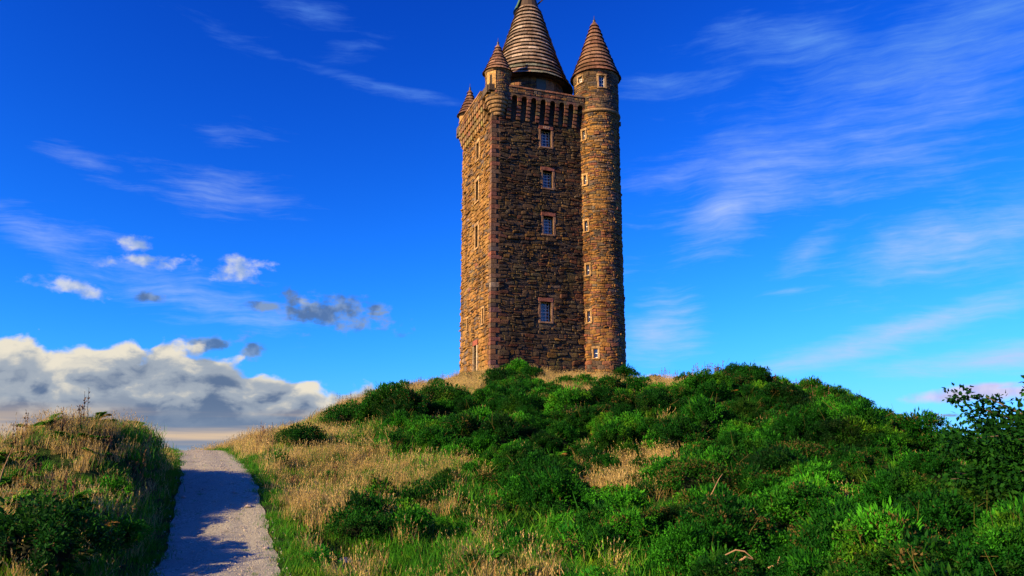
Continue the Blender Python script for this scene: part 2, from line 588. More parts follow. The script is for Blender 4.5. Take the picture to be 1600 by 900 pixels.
m_path, n, p, _ = new_mat('gravel path')
co = obj_coord(n)
v1 = n.new('ShaderNodeTexVoronoi', feature='F1')
n.put(v1.inputs['Vector'], co)
v1.inputs['Scale'].default_value = 30.0
v2 = n.noise(co, 45.0, 4.0, 0.7)
v3 = n.noise(n.mapping(co, (0, 0, 0), (0, 0, R(22)), (1.4, 0.25, 1)), 1.6, 5.0, 0.6)
v4 = n.noise(co, 3.2, 5.0, 0.65)
grav = n.mix(v1.outputs['Color'], (0.15, 0.155, 0.125), (0.45, 0.465, 0.37))
grav = n.mix(n.ramp(v3, 0.40, 0.62), grav, n.mix(v2, (0.20, 0.205, 0.165), (0.39, 0.40, 0.32)))
grav = n.mix(n.m('MULTIPLY', n.ramp(v4, 0.56, 0.72), 0.55), grav, (0.10, 0.085, 0.06))
n.put(p.inputs['Base Color'], grav)
p.inputs['Roughness'].default_value = 0.92
p.inputs['Specular IOR Level'].default_value = 0.2
bump(n, p, n.m('ADD', n.m('MULTIPLY', v1.outputs['Distance'], 1.0), n.m('MULTIPLY', v4, 1.2)), 0.7, 0.02)

py_ = np.arange(-10.0, 56.0, 0.22)
ps_ = np.linspace(-1, 1, 15)
PY, PS = np.meshgrid(py_, ps_, indexing='ij')
pcx, pcz = path_at(PY)
edge = 1.13 + 0.03 * np.sin(PY * 1.9 + PS * 2) + 0.025 * np.sin(PY * 4.7 + 1.0) + 0.12 * np.clip((PY - 30) / 8, 0, 1) + 0.35 * np.clip((15.2 - PY) / 2.0, 0, 1) * (PS < 0)
PX = pcx + PS * edge
PZ = H(PX, PY) + 0.045 - 0.035 * np.abs(PS) ** 4 + 0.012 * np.sin(PX * 5 + PY * 3) * np.sin(PY * 4.3) - 0.03 * np.exp(-((np.abs(PS) - 0.5) / 0.16) ** 2)
PZ = np.maximum(PZ, H(PX, PY) + 0.02)
path = grid_mesh('path', PX, PY, PZ, m_path)
tag(path, 'pale gravel footpath climbing between the two grassy banks', 'path', kind='structure')

# ------------------------------------------------------------------ tower
rnd = random.Random(11)
tower = empty('stone_tower', tuple(TW_C), TOWER_ANGLE)
tag(tower, 'tall square rubble stone tower with round stair turret and conical roofs on the hilltop', 'tower')

TU, TV = 10.4, 10.2                 # front and side width
WALL_H = 24.7                       # foot of the corbel tables
PAR_H = 27.7                        # top of the parapet
SINK = -2.5                         # the walls go on below the ground
TUR = (11.2, 0.6, 2.15)             # stair turret centre and radius


def M_front(s, h, d): return (s, -d, h)
def M_left(s, h, d): return (-d, s, h)
def M_right(s, h, d): return (TU + d, s, h)
def M_back(s, h, d): return (s, TV + d, h)


def M_cyl(uc, vc, r):
    def f(s, h, d):
        a = s / r
        return (uc + (r + d) * math.cos(a), vc + (r + d) * math.sin(a), h)
    return f


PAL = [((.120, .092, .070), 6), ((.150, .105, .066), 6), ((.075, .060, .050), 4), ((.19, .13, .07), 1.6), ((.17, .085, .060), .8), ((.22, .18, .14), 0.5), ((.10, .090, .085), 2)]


def stone_tint(red=0.0, gold=0.0):
    t = rnd.random() * sum(k for _, k in PAL)
    for c, k in PAL:
        t -= k
        if t <= 0:
            break
    j = rnd.uniform(0.8, 1.2)
    c = [c[0] * j, c[1] * j * rnd.uniform(.94, 1.05), c[2] * j]
    if rnd.random() < red:
        c = [c[0] * .5 + .140, c[1] * .5 + .045, c[2] * .5 + .024]
    if rnd.random() < gold:
        c = [c[0] * .4 + .21, c[1] * .4 + .118, c[2] * .4 + .022]
    return tuple(c)


def stone_geo(M, s0, s1, a0, a1, b0, b1, p, dressed=False, back=-0.04):
    """one stone: lower edge a0..a1, upper edge b0..b1 between s0 and s1, standing p proud of the wall"""
    wd, ht = s1 - s0, min(b0 - a0, b1 - a1)
    k = min(wd, ht)
    cut = k * 0.05 if dressed else None

    def cx():
        return cut if dressed else k * rnd.uniform(.12, .34)
    c = [cx() for _ in range(8)]
    lo = lambda s: a0 + (a1 - a0) * (s - s0) / wd
    hi = lambda s: b0 + (b1 - b0) * (s - s0) / wd
    ring = [(s0 + c[0], lo(s0 + c[0])), (s1 - c[1], lo(s1 - c[1])), (s1, lo(s1) + c[2]), (s1, hi(s1) - c[3]), (s1 - c[4], hi(s1 - c[4])), (s0 + c[5], hi(s0 + c[5])), (s0, hi(s0) - c[6]), (s0, lo(s0) + c[7])]
    if not dressed:
        ring = [(s + rnd.uniform(-.04, .04) * k, h + rnd.uniform(-.05, .05) * k) for s, h in ring]
    mx, my = sum(q[0] for q in ring) / 8, sum(q[1] for q in ring) / 8
    q1 = 0.94 if dressed else rnd.uniform(.66, .84)
    tilt = (rnd.uniform(-.35, .35), rnd.uniform(-.3, .3)) if not dressed else (0, 0)
    v, f = [], []
    for s, h in ring: v.append(M(s, h, back))
    for s, h in ring: v.append(M(s, h, p * (0.9 if dressed else rnd.uniform(.45, .75))))
    for s, h in ring:
        v.append(M(mx + (s - mx) * q1, my + (h - my) * q1, p * (1 + tilt[0] * (s - mx) / wd + tilt[1] * (h - my) / ht + (0 if dressed else rnd.uniform(-.12, .12)))))
    v.append(M(mx, my, p * (1.0 if dressed else rnd.uniform(.95, 1.2))))
    for i in range(8):
        j = (i + 1) % 8
        f.append((i, j, 8 + j, 8 + i))
        f.append((8 + i, 8 + j, 16 + j, 16 + i))
        f.append((16 + i, 16 + j, 24))
    return v, f


def flip_if(M):
    """M_left and M_back mirror the outline: turn the faces round"""
    o = np.array(M(0.5, 0.5, 0))
    return float(np.dot(np.cross(np.array(M(0.6, .5, 0)) - o, np.array(M(.5, .6, 0)) - o), np.array(M(.5, .5, .1)) - o)) < 0


def put(mb, M, v, f, tint):
    mb.add(v, [tuple(reversed(q)) for q in f] if flip_if(M) else f, tint)


FRONT_SHADE = 0.41                      # shade put into the front stones' tint, offsetting the grazing sun


def rubble(M, s_lo, s_hi, h_lo, h_hi, holes, red=lambda s, h: 0, gold=lambda s, h: 0, hmin=.13, hmax=.36, lmin=.26, lmax=1.25, proud=(.02, .15), tone=1.0):
    """irregular courses of rubble over a wall; returns [(v, f, tint, (s, h), area)]"""
    out = []
    ph = [rnd.uniform(0, 6.28) for _ in range(4)]
    wav = lambda s, h: 0.06 * math.sin(s * 1.1 + ph[0] + h * .9) + 0.05 * math.sin(s * 2.7 + ph[1] - h * 1.7) + .035 * math.sin(s * 5.3 + ph[2] + h * 3)
    h = h_lo
    while h < h_hi - 0.08:
        ch = min(rnd.uniform(hmin, hmax) * (1.45 if h < 5 else 1.2 if rnd.random() < .2 else 1.0), h_hi - h)
        if h_hi - (h + ch) < 0.12: ch = h_hi - h
        s = s_lo - (0 if s_lo > -90 else 0)
        while s < s_hi - 0.05:
            L = rnd.uniform(lmin, lmax) * (0.75 if ch < .28 else 1.0)
            e = min(s + L, s_hi)
            if s_hi - e < 0.25: e = s_hi
            g = rnd.uniform(.006, .03)
            def place(sa, sb, f0, f1):
                a0, a1 = h + ch * f0 + wav(sa, h) * (h > h_lo), h + ch * f0 + wav(sb, h) * (h > h_lo)
                top = h + ch < h_hi - 1e-6
                b0, b1 = h + ch * f1 + wav(sa, h + ch) * top, h + ch * f1 + wav(sb, h + ch) * top
                if min(b0 - a0, b1 - a1) < 0.07 or sb - sa < .12: return
                for (q0, q1, r0, r1) in holes:
                    if sb > q0 and sa < q1 and max(b0, b1) > r0 and min(a0, a1) < r1:
                        if sa < q0 - .22: sb = q0 - .01
                        elif sb > q1 + .22: sa = q1 + .01
                        elif max(b0, b1) > r1 + .1 and min(a0, a1) > r0: a0 = a1 = r1 + .01
                        elif min(a0, a1) < r0 - .1: b0 = b1 = r0 - .01
                        else: return
                        if min(b0 - a0, b1 - a1) < .06 or sb - sa < .1: return
                mid = ((sa + sb) / 2, (a0 + b1) / 2)
                v, f = stone_geo(M, sa + g, sb - g, a0 + g, a1 + g, b0 - g, b1 - g, rnd.uniform(*proud) * (1.5 if rnd.random() < .07 else 1))
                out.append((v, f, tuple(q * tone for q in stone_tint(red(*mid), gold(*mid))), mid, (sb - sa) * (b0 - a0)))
            if ch > .27 and rnd.random() < .35:
                k = rnd.uniform(.4, .6)
                place(s, e, 0, k)
                if rnd.random() < .5 and e - s > .8:
                    m_ = s + (e - s) * rnd.uniform(.35, .65)
                    place(s, m_, k, 1); place(m_, e, k, 1)
                else:
                    place(s, e, k, 1)
            else:
                place(s, e, 0, 1)
            s = e
        h += ch
    return out


def core_face(mb, M, s_lines, h_lines, holes, depth, tint):
    """the wall behind the stones, with openings cut through and their reveals"""
    S = sorted(set([round(x, 4) for x in s_lines] + [round(x, 4) for o in holes for x in o[:2]]))
    Hh = sorted(set([round(x, 4) for x in h_lines] + [round(x, 4) for o in holes for x in o[2:4]]))
    for i in range(len(S) - 1):
        for j in range(len(Hh) - 1):
            ms, mh = (S[i] + S[i + 1]) / 2, (Hh[j] + Hh[j + 1]) / 2
            if any(o[0] < ms < o[1] and o[2] < mh < o[3] for o in holes):
                continue
            put(mb, M, [M(S[i], Hh[j], 0), M(S[i + 1], Hh[j], 0), M(S[i + 1], Hh[j + 1], 0), M(S[i], Hh[j + 1], 0)], [(0, 1, 2, 3)], tint)
    for o in holes:
        s0, s1, a, b = o[:4]
        q = [(s0, a), (s1, a), (s1, b), (s0, b)]
        v = [M(*x, 0) for x in q] + [M(*x, -depth) for x in q]
        put(mb, M, v, [(1, 0, 4, 5), (2, 1, 5, 6), (3, 2, 6, 7), (0, 3, 7, 4), (4, 5, 6, 7)], tint)


def mbox(mb, M, s0, s1, a, b, d0, d1, tint=(.5, .5, .5)):
    v = [M(s, h, d) for d in (d0, d1) for (s, h) in ((s0, a), (s1, a), (s1, b), (s0, b))]
    put(mb, M, v, [(3, 2, 1, 0), (4, 5, 6, 7), (0, 1, 5, 4), (1, 2, 6, 5), (2, 3, 7, 6), (3, 0, 4, 7)], tint)


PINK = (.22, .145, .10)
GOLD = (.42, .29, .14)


def dressed(name, M, s0, s1, a, b, p, parent, col, back=-0.585):
    mb = MB()
    j = rnd.uniform(.85, 1.15)
    v, f = stone_geo(M, s0, s1, a, a, b, b, p, True, back)
    put(mb, M, v, f, tuple(c * j for c in col))
    return mb.build(name, M_DRESSED, parent)


def window(M, s0, s1, a, b, cols, rows, col=PINK, jw=.22, lint=.36, sill=.16, proud=.075, depth=.50, lintel_col=None, flare=0.08, name='window', blind=False):
    """opening s0..s1, a..b: sash with glazing bars, pane, jamb stones, lintel and sill"""
    fr = MB()
    if not blind:
        t = .06
        for q in ((s0, s0 + t, a, b), (s1 - t, s1, a, b), (s0 + t, s1 - t, a, a + t * 1.3), (s0 + t, s1 - t, b - t, b)):
            mbox(fr, M, *q, -depth - .05, -depth + .03)
        bw = .045
        for i in range(1, cols):
            s = s0 + (s1 - s0) * i / cols
            mbox(fr, M, s - bw / 2, s + bw / 2, a + t * 1.3, b - t, -depth - .03, -depth + .02)
        for i in range(1, rows):
            h = a + (b - a) * i / rows
            bb = bw * (1.6 if i == rows // 2 else 1)
            mbox(fr, M, s0 + t, s1 - t, h - bb / 2, h + bb / 2, -depth - .026, -depth + .024)
        win = fr.build(name, M_WHITE, tower)
        pn_ = MB()
        put(pn_, M, [M(s0 + .01, a + .01, -depth - .01), M(s1 - .01, a + .01, -depth - .01), M(s1 - .01, b - .01, -depth - .01), M(s0 + .01, b - .01, -depth - .01)], [(0, 1, 2, 3)], (.5, .5, .5))
        pn_.build('pane', M_GLASS, win)
    else:
        mbox(fr, M, s0, s1, a, b, -depth - .05, -depth, tuple(c * 1.1 for c in col))
        win = fr.build(name, M_DRESSED, tower)
    ht = b - a
    nb = max(2, int(round(ht / .62)))
    for side in (0, 1):
        for i in range(nb):
            x = jw * (1.35 if (i + side) % 2 else 1.0)
            q = (s0 - x, s0) if side == 0 else (s1, s1 + x)
            dressed('jamb', M, q[0], q[1], a + ht * i / nb, a + ht * (i + 1) / nb - .008, proud, win, col)
    L = dressed('lintel', M, s0 - jw * 1.3, s1 + jw * 1.3, b, b + lint, proud + .03, win, lintel_col or col)
    if sill:
        dressed('sill', M, s0 - jw * 1.1, s1 + jw * 1.1, a - sill, a - .004, proud + .07, win, col)
    return win


# --- openings, measured on the walls: along, along, sill, head
F_WIN = [(4.90, 5.98, 22.23, 24.02), (5.06, 6.06, 18.08, 19.83), (5.08, 6.11, 13.52, 15.30), (4.73, 5.79, 5.17, 7.03)]
L_WIN = [(4.15, 5.05, 21.90, 23.70), (4.25, 5.15, 17.60, 19.70), (4.25, 5.15, 12.85, 15.10)]
L_SLIT = [(2.15, 2.75, 5.06, 6.50), (7.30, 7.85, 5.07, 6.35)]
L_DOOR = (4.20, 5.15, 0.20, 3.30)
ta = lambda deg: R(deg) * TUR[2]
T_WIN = [(ta(-156), ta(-147.5), 23.35, 24.30), (ta(-155), ta(-146.5), 18.72, 19.65), (ta(-154.5), ta(-145.5), 14.05, 15.05), (ta(-152.5), ta(-143.5), 9.75, 10.75), (ta(-152), ta(-143.5), 5.25, 6.30), (ta(-137), ta(-126), 1.90, 2.75)]
T_TOP = [(ta(-108), ta(-92), 28.62, 29.85), (ta(-166), ta(-152), 29.45, 30.10)]


def grow(o, j, lo, hi):
    return (o[0] - j, o[1] + j, o[2] - lo, o[3] + hi)


redF = lambda s, h: max(0, .55 - s * .5) + max(0, (s - 7.2) * .10) + .10
goldF = lambda s, h: .04 + .08 * max(0, math.sin(s * .9 + h * .35))
redL = lambda s, h: .06
goldL = lambda s, h: .70 + .25 * max(0, math.sin(h * .42 + s * .25))
redT = lambda s, h: .22 + max(0, .7 - abs(h - 6) * .06) * (.6 + .4 * math.sin(s * 1.7 + h * .5))
goldT = lambda s, h: .48

core = MB()
CT = (.095, .075, .055)
core_face(core, M_front, [0, 2, 4, 6, 8, TU], [SINK, 4, 9, 12, 17, 21, PAR_H - .6], [o for o in F_WIN], .60, CT)
core_face(core, M_left, [0, 2, 4, 6, 8, TV], [SINK, 4, 9, 12, 17, 21, PAR_H - .6], L_WIN + L_SLIT + [L_DOOR], .60, CT)
core_face(core, M_right, [0, TV], [SINK, PAR_H - .6], [], .4, CT)
core_face(core, M_back, [0, TU], [SINK, PAR_H - .6], [], .4, CT)
core.add([(0, 0, PAR_H - .6), (TU, 0, PAR_H - .6), (TU, TV, PAR_H - .6), (0, TV, PAR_H - .6)], [(0, 1, 2, 3)], CT)
core.build('wall', M_CORE, tower)

# quoins on the three corners one can see
quoin_geo = []
h = -0.6
i = 0
while h < WALL_H - .2:
    ch = min(rnd.uniform(.34, .5), WALL_H - h)
    a, b = (.85, .42) if i % 2 else (.42, .85)
    a *= rnd.uniform(.85, 1.15); b *= rnd.uniform(.85, 1.15)
    c = tuple(x * rnd.uniform(.75, 1.15) for x in (.155, .088, .064)) if rnd.random() < .7 else stone_tint(.4)
    pr = .07
    mb = MB()
    g = .012
    v = [(-pr, -pr), (a, -pr), (a, .06), (.06, .06), (.06, b), (-pr, b)]
    e = .03
    ring0 = [(x, y, h + g) for x, y in v]
    ring1 = [(x, y, h + ch - g) for x, y in v]
    inn = [(-pr - .02, -pr - .02), (a - e, -pr - .02), (a - e, .06), (.06, .06), (.06, b - e), (-pr - .02, b - e)]
    m0 = [(x, y, h + g + e) for x, y in inn]
    m1 = [(x, y, h + ch - g - e) for x, y in inn]
    fs = [tuple(range(5, -1, -1)), tuple(range(18, 24))]
    for r_ in range(3):
        for k in range(6):
            fs.append((r_ * 6 + k, r_ * 6 + (k + 1) % 6, r_ * 6 + 6 + (k + 1) % 6, r_ * 6 + 6 + k))
    mb.add(ring0 + m0 + m1 + ring1, fs, c)
    mb.build('quoin', M_DRESSED, tower)
    h += ch
    i += 1

# rubble facing
QW = .62
st_front = rubble(M_front, QW, 9.6, -0.9, WALL_H + .1, [grow(o, .25, .18, .38) for o in F_WIN], redF, goldF, tone=FRONT_SHADE)
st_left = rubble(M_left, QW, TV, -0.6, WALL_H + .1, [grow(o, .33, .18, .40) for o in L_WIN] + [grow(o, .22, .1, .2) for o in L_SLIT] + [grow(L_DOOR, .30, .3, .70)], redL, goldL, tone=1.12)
M_tur = M_cyl(*TUR)
st_tur = rubble(M_tur, ta(-205), ta(20), -0.9, 26.0, [grow(o, .16, .14, .24) for o in T_WIN], redT, goldT, .12, .30, .25, 1.0, (.02, .11), tone=1.05)
M_drum = M_cyl(TUR[0], TUR[1], TUR[2] + .06)
st_drum = rubble(M_drum, R(-210) * 2.21, R(40) * 2.21, 26.45, 30.35, [grow((o[0] * 2.21 / 2.15, o[1] * 2.21 / 2.15, o[2], o[3]), .18, .14, .24) for o in T_TOP], lambda s, h: .05, lambda s, h: .18, .15, .32, .35, 1.1, (.02, .07))

# the stones that show largest are single stones, the others are joined
cand = []
for lst, face in ((st_front, M_front), (st_tur, M_tur)):
    for it in lst:
        vis = 1.0 if face is M_front else max(0.0, math.cos(it[3][0] / TUR[2] - R(-103)))
        if it[3][1] > 0.3 and not (face is M_front and it[3][0] > 8.9):
            cand.append((it[4] * vis, it, face))
cand.sort(key=lambda q: -q[0])
single = set()
for area, it, face in cand[:300]:
    mb = MB()
    put(mb, face, it[0], it[1], it[2])
    mb.build('stone', M_STONE, tower)
    single.add(id(it))
for nm, lst, face in (('front_rubble', st_front, M_front), ('side_rubble', st_left, M_left), ('turret_rubble', st_tur, M_tur), ('drum_rubble', st_drum, M_drum)):
    mb = MB()
    for it in lst:
        if id(it) not in single:
            put(mb, face, it[0], it[1], it[2])
    tag(mb.build(nm, M_STONE, tower), kind='stuff')

# windows
for k, o in enumerate(F_WIN):
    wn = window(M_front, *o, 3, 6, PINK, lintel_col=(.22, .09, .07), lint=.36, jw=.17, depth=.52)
    if k == 0:
        fc = bpy.data.curves.new('date_lettering', 'FONT')
        fc.body = '1857'
        fc.size = .36
        fc.extrude = .012
        fc.align_x = 'CENTER'
        fc.materials.append(mat_plain('weathered carving', (.40, .30, .24), 0.9))
        ft = bpy.data.objects.new('date_lettering', fc)
        COL.objects.link(ft)
        bpy.context.view_layer.update()
        me_ = bpy.data.meshes.new_from_object(ft.evaluated_get(bpy.context.evaluated_depsgraph_get()))
        bpy.data.objects.remove(ft)
        ft = link(bpy.data.objects.new('date_lettering', me_), wn)
        ft.location = ((o[0] + o[1]) / 2, -.117, o[3] + .06)
        ft.rotation_euler = (math.pi / 2, 0, 0)
for o in L_WIN:
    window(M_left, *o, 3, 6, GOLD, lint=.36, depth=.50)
for o in L_SLIT:
    window(M_left, *o, 1, 1, GOLD, jw=.14, lint=.18, sill=.1, depth=.10, blind=True, name='slit_window')
for o in T_WIN:
    window(M_tur, *o, 1, 2, GOLD if o[2] < 20 else (.36, .25, .12), jw=.15, lint=.22, sill=.14, depth=.16, proud=.085)
for o in T_TOP:
    q = (o[0] * 2.21 / 2.15, o[1] * 2.21 / 2.15, o[2], o[3])
    window(M_drum, *q, 2, 3, (.36, .26, .14), jw=.15, lint=.2, sill=.12, depth=.16, proud=.07)

# door in the side wall
dmb = MB()
mbox(dmb, M_left, L_DOOR[0], L_DOOR[1], L_DOOR[2], L_DOOR[3] - .55, -.40, -.30)
door = dmb.build('door', M_DOOR, tower)
for k in range(5):
    mb = MB()
    x = L_DOOR[0] + .03 + k * .178
    mbox(mb, M_left, x, x + .17, L_DOOR[2], L_DOOR[3] - .56, -.30, -.265)
    mb.build('plank', M_DOOR, door)
for k, (x0, x1) in enumerate(((L_DOOR[0] - .28, L_DOOR[0]), (L_DOOR[1], L_DOOR[1] + .28))):
    for i in range(5):
        dressed('jamb', M_left, x0, x1, L_DOOR[2] + .62 * i, L_DOOR[2] + .62 * (i + 1) - .01, .13, door, (.46, .40, .28))
dressed('lintel', M_left, L_DOOR[0] - .34, L_DOOR[1] + .34, L_DOOR[3], L_DOOR[3] + .5, .16, door, (.26, .085, .06))
mb = MB()
put(mb, M_left, [M_left(L_DOOR[0], L_DOOR[3] - .55, -.36), M_left(L_DOOR[1], L_DOOR[3] - .55, -.36), M_left(L_DOOR[1], L_DOOR[3], -.36), M_left(L_DOOR[0], L_DOOR[3], -.36)], [(0, 1, 2, 3)], (.5, .5, .5))
mb.build('pane', M_GLASS, door)

# --- corbel table of the front: stepped brackets carrying little arches
OUT = .70
par = MB()
brk = [1.55 + .975 * i for i in range(9)]
for u in brk:
    mb = MB()
    n_st = 6
    for k in range(n_st):
        z0 = 24.55 + 2.05 * k / n_st
        z1 = 24.55 + 2.05 * (k + 1) / n_st - .03
        dd = .12 + (OUT - .14) * (k + 1) / n_st
        wj = .20 + rnd.uniform(-.012, .012)
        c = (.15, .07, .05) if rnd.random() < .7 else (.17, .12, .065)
        v, f = stone_geo(M_front, u - wj, u + wj, z0, z0, z1, z1, dd, True, 0)
        put(mb, M_front, v, f, tuple(x * rnd.uniform(.8, 1.25) for x in c))
    mb.build('corbel', M_DRESSED, tower)
for u in [brk[0] - .975] + brk[:-1]:
    # arch stone between two brackets
    mb = MB()
    a, b = u + .215, u + .76
    top, spring = 27.0, 26.62
    pts = [(u + .002, top), (u + .002, spring - .02), (a, spring - .02)]
    for k in range(0, 9):
        t = math.pi - math.pi * k / 8
        pts.append(((a + b) / 2 + (b - a) / 2 * math.cos(t), spring - .02 + .20 * math.sin(t)))
    pts += [(b, spring - .02), (u + .973, spring - .02), (u + .973, top)]
    nn = len(pts)
    v = [M_front(s, h, OUT - .005) for s, h in pts] + [M_front(s, h, 0.0) for s, h in pts]
    f = [tuple(range(nn))] + [(k, nn + k, nn + (k + 1) % nn, (k + 1) % nn) for k in range(nn)]
    mb.add(v, f, tuple(x * rnd.uniform(.8, 1.2) for x in (.12, .085, .06)))
    mb.build('arch_stone', M_DRESSED, tower)

# --- corbel table of the side wall: chequered rows of blocks, each row further out
for r_ in range(4):
    z0 = 24.6 + .55 * r_
    dd = .18 + (OUT - .18) * (r_ + 1) / 4
    s = .9 + .36 * (r_ % 2)
    while s < TV - .7:
        mb = MB()
        v, f = stone_geo(M_left, s, s + .40, z0, z0, z0 + .53, z0 + .53, dd, True, 0)
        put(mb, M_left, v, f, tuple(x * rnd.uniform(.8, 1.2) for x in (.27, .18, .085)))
        mb.build('corbel', M_DRESSED, tower)
        s += .72
    # thin course on top of the row
    mb = MB()
    mbox(mb, M_left, .35, TV - .2, z0 + .532, z0 + .572, 0, dd - .05, (.26, .175, .085))
    mb.build('string_course', M_DRESSED, tower)

# parapet over the corbels, with rubble and copings
mb = MB()
mbox(mb, M_front, -.55, 9.6, 26.98, PAR_H - .12, 0, OUT, CT)
mbox(mb, M_left, -.45, TV + .3, 26.82, PAR_H - .12, 0, OUT, CT)
mbox(mb, M_back, -.6, TU + .6, 26.6, PAR_H - .12, -.1, OUT, CT)
mbox(mb, M_right, 1.8, TV + .6, 26.6, PAR_H - .12, -.1, OUT, CT)
mb.build('parapet', M_CORE, tower)
Mf2 = lambda s, h, d: (s, -OUT - d, h)
Ml2 = lambda s, h, d: (-OUT - d, s, h)
mb = MB()
for it in rubble(Mf2, 1.4, 9.3, 27.0, PAR_H - .13, [], lambda s, h: .2, lambda s, h: .1, .16, .3, .35, 1.0, (.02, .06)): put(mb, Mf2, it[0], it[1], it[2])
for it in rubble(Ml2, 1.2, TV - .9, 26.85, PAR_H - .13, [], lambda s, h: .1, lambda s, h: .5, .16, .3, .35, 1.0, (.02, .06)): put(mb, Ml2, it[0], it[1], it[2])
tag(mb.build('parapet_rubble', M_STONE, tower), kind='stuff')
s = 1.5
while s < 9.2:
    L = min(rnd.uniform(.8, 1.3), 9.25 - s)
    if L < .3: break
    mb = MB()
    mbox(mb, M_front, s, s + L - .02, PAR_H - .12, PAR_H + .03 + rnd.uniform(-.02, .02), .2, OUT + .10, (.30, .15, .09) if rnd.random() < .7 else (.22, .16, .11))
    mb.build('coping', M_DRESSED, tower)
    s += L
s = 1.4
while s < TV - 1.0:
    L = min(rnd.uniform(.8, 1.3), TV - .9 - s)
    if L < .3: break
    mb = MB()
    mbox(mb, M_left, s, s + L - .02, PAR_H - .12, PAR_H + .03 + rnd.uniform(-.02, .02), .2, OUT + .10, (.32, .2, .10))
    mb.build('coping', M_DRESSED, tower)
    s += L


def lathe(mb, uc, vc, prof, n=32, tint=(.5, .5, .5), a0=0.0, a1=2 * math.pi):
    closed = abs(a1 - a0 - 2 * math.pi) < 1e-6
    m_ = n if closed else n + 1
    v = [(uc + r * math.cos(a0 + (a1 - a0) * k / n), vc + r * math.sin(a0 + (a1 - a0) * k / n), z) for (r, z) in prof for k in range(m_)]
    f = []
    for i in range(len(prof) - 1):
        for k in range(n):
            k2 = (k + 1) % m_ if closed else k + 1
            f.append((i * m_ + k, i * m_ + k2, (i + 1) * m_ + k2, (i + 1) * m_ + k))
    mb.add(v, f, tint)


def cone_roof(name, uc, vc, prof, courses, slab_len, pal, single_slabs, lip=.27, sub=4):
    """a cone of overlapping stone courses; prof: [(height, radius)] from the eaves up"""
    zs = [q[0] for q in prof]
    rs = [q[1] for q in prof]
    rad = lambda z: float(np.interp(z, zs, rs))
    base = MB()
    lathe(base, uc, vc, [(max(.01, rad(z) - .10), z) for z in np.linspace(zs[0], zs[-1], courses + 1)] , 36, (.05, .04, .035))
    lathe(base, uc, vc, [(0.01, zs[0] + .03), (rad(zs[0]) - .10, zs[0])], 36, (.05, .04, .035))
    roof = base.build(name, M_SLAB, tower)
    back = MB()
    cnt = 0
    for i in range(courses):
        z0 = zs[0] + (zs[-1] - zs[0]) * i / courses
        z1 = zs[0] + (zs[-1] - zs[0]) * (i + 1) / courses
        r0, r1 = rad(z0) + lip, rad(z1) + .03
        n_s = max(5, int(round(2 * math.pi * r0 / slab_len)))
        off = rnd.uniform(0, 6.28)
        cuts = [off + 2 * math.pi * (k + rnd.uniform(-.22, .22)) / n_s for k in range(n_s)]
        cuts.append(cuts[0] + 2 * math.pi)
        for k in range(n_s):
            a0, a1 = cuts[k] + .010 / r0, cuts[k + 1] - .010 / r0
            th = .10
            jj = rnd.uniform(-.03, .03)
            zj = rnd.uniform(-.035, .025)
            v, f = [], []
            for q in range(sub + 1):
                a = a0 + (a1 - a0) * q / sub
                ca, sa = math.cos(a), math.sin(a)
                for (rr, zz) in ((r0 + jj, z0 + zj), (r1 + jj * .4, z1 + .015), (r1 - th, z1 + .015), (r0 - th * 1.3, z0 + .01)):
                    v.append((uc + rr * ca, vc + rr * sa, zz))
            for q in range(sub):
                o = q * 4
                for e in range(4):
                    e2 = (e + 1) % 4
                    f.append((o + e, o + 4 + e, o + 4 + e2, o + e2))
            f.append((0, 1, 2, 3))
            o = sub * 4
            f.append((o + 3, o + 2, o + 1, o))
            c = pal(i / courses)
            am = ((a0 + a1) / 2 - R(-103) + math.pi) % (2 * math.pi) - math.pi
            if single_slabs and abs(am) < R(100):
                mb = MB()
                mb.add(v, f, c)
                mb.build('slab', M_SLAB, roof)
                cnt += 1
            else:
                back.add(v, f, c)
    if back.v:
        tag(back.build('slab_courses', M_SLAB, roof), kind='stuff')
    return roof


def finial(uc, vc, z, h, r, parent, mat=M_LEAD):
    mb = MB()
    lathe(mb, uc, vc, [(r * 1.1, z), (r * 1.25, z + h * .12), (r * .7, z + h * .2), (r * 1.2, z + h * .3), (r * .9, z + h * .42), (r * .35, z + h * .5), (r * .22, z + h * .8), (.008, z + h)], 12)
    mb.build('finial', mat, parent, True)


# --- cap house and the great cone
CAP = (5.5, 4.8)
mb = MB()
lathe(mb, CAP[0], CAP[1], [(3.55, PAR_H - .7), (3.55, 30.35)], 48, CT)
mb.build('cap_house', M_CORE, tower)
M_cap = M_cyl(CAP[0], CAP[1], 3.55)
mb = MB()
for it in rubble(M_cap, R(-200) * 3.55, R(-5) * 3.55, PAR_H - .5, 30.2, [(R(-98) * 3.55, R(-82) * 3.55, 28.3, 30.2), (R(-70) * 3.55, R(-60) * 3.55, 28.3, 30.2)], lambda s, h: .1, lambda s, h: .1, .18, .36, .4, 1.2, (.02, .06)): put(mb, M_cap, it[0], it[1], it[2])
tag(mb.build('cap_rubble', M_STONE, tower), kind='stuff')
mb = MB()
mbox(mb, M_cap, R(-98) * 3.55, R(-82) * 3.55, 28.2, 29.95, 0.0, .05)
cap_panel = mb.build('shutter', mat_plain('blue green shutter', (.05, .085, .08), .7), tower)
mb = MB()
mbox(mb, M_cap, R(-82) * 3.55, R(-66) * 3.55, 28.2, 29.9, 0.0, .09, (.20, .15, .09))
mb.build('panel', M_DRESSED, tower)


def pal_big(t):
    if t < .13: c = (.14, .165, .14) if rnd.random() < .6 else (.21, .155, .125)
    else: c = rnd.choice([(.30, .255, .21), (.27, .225, .185), (.33, .28, .23), (.23, .19, .16), (.28, .22, .17)])
    if rnd.random() < .04: c = (.48, .42, .36)
    j = rnd.uniform(.65, 1.25)
    return tuple(x * j for x in c)


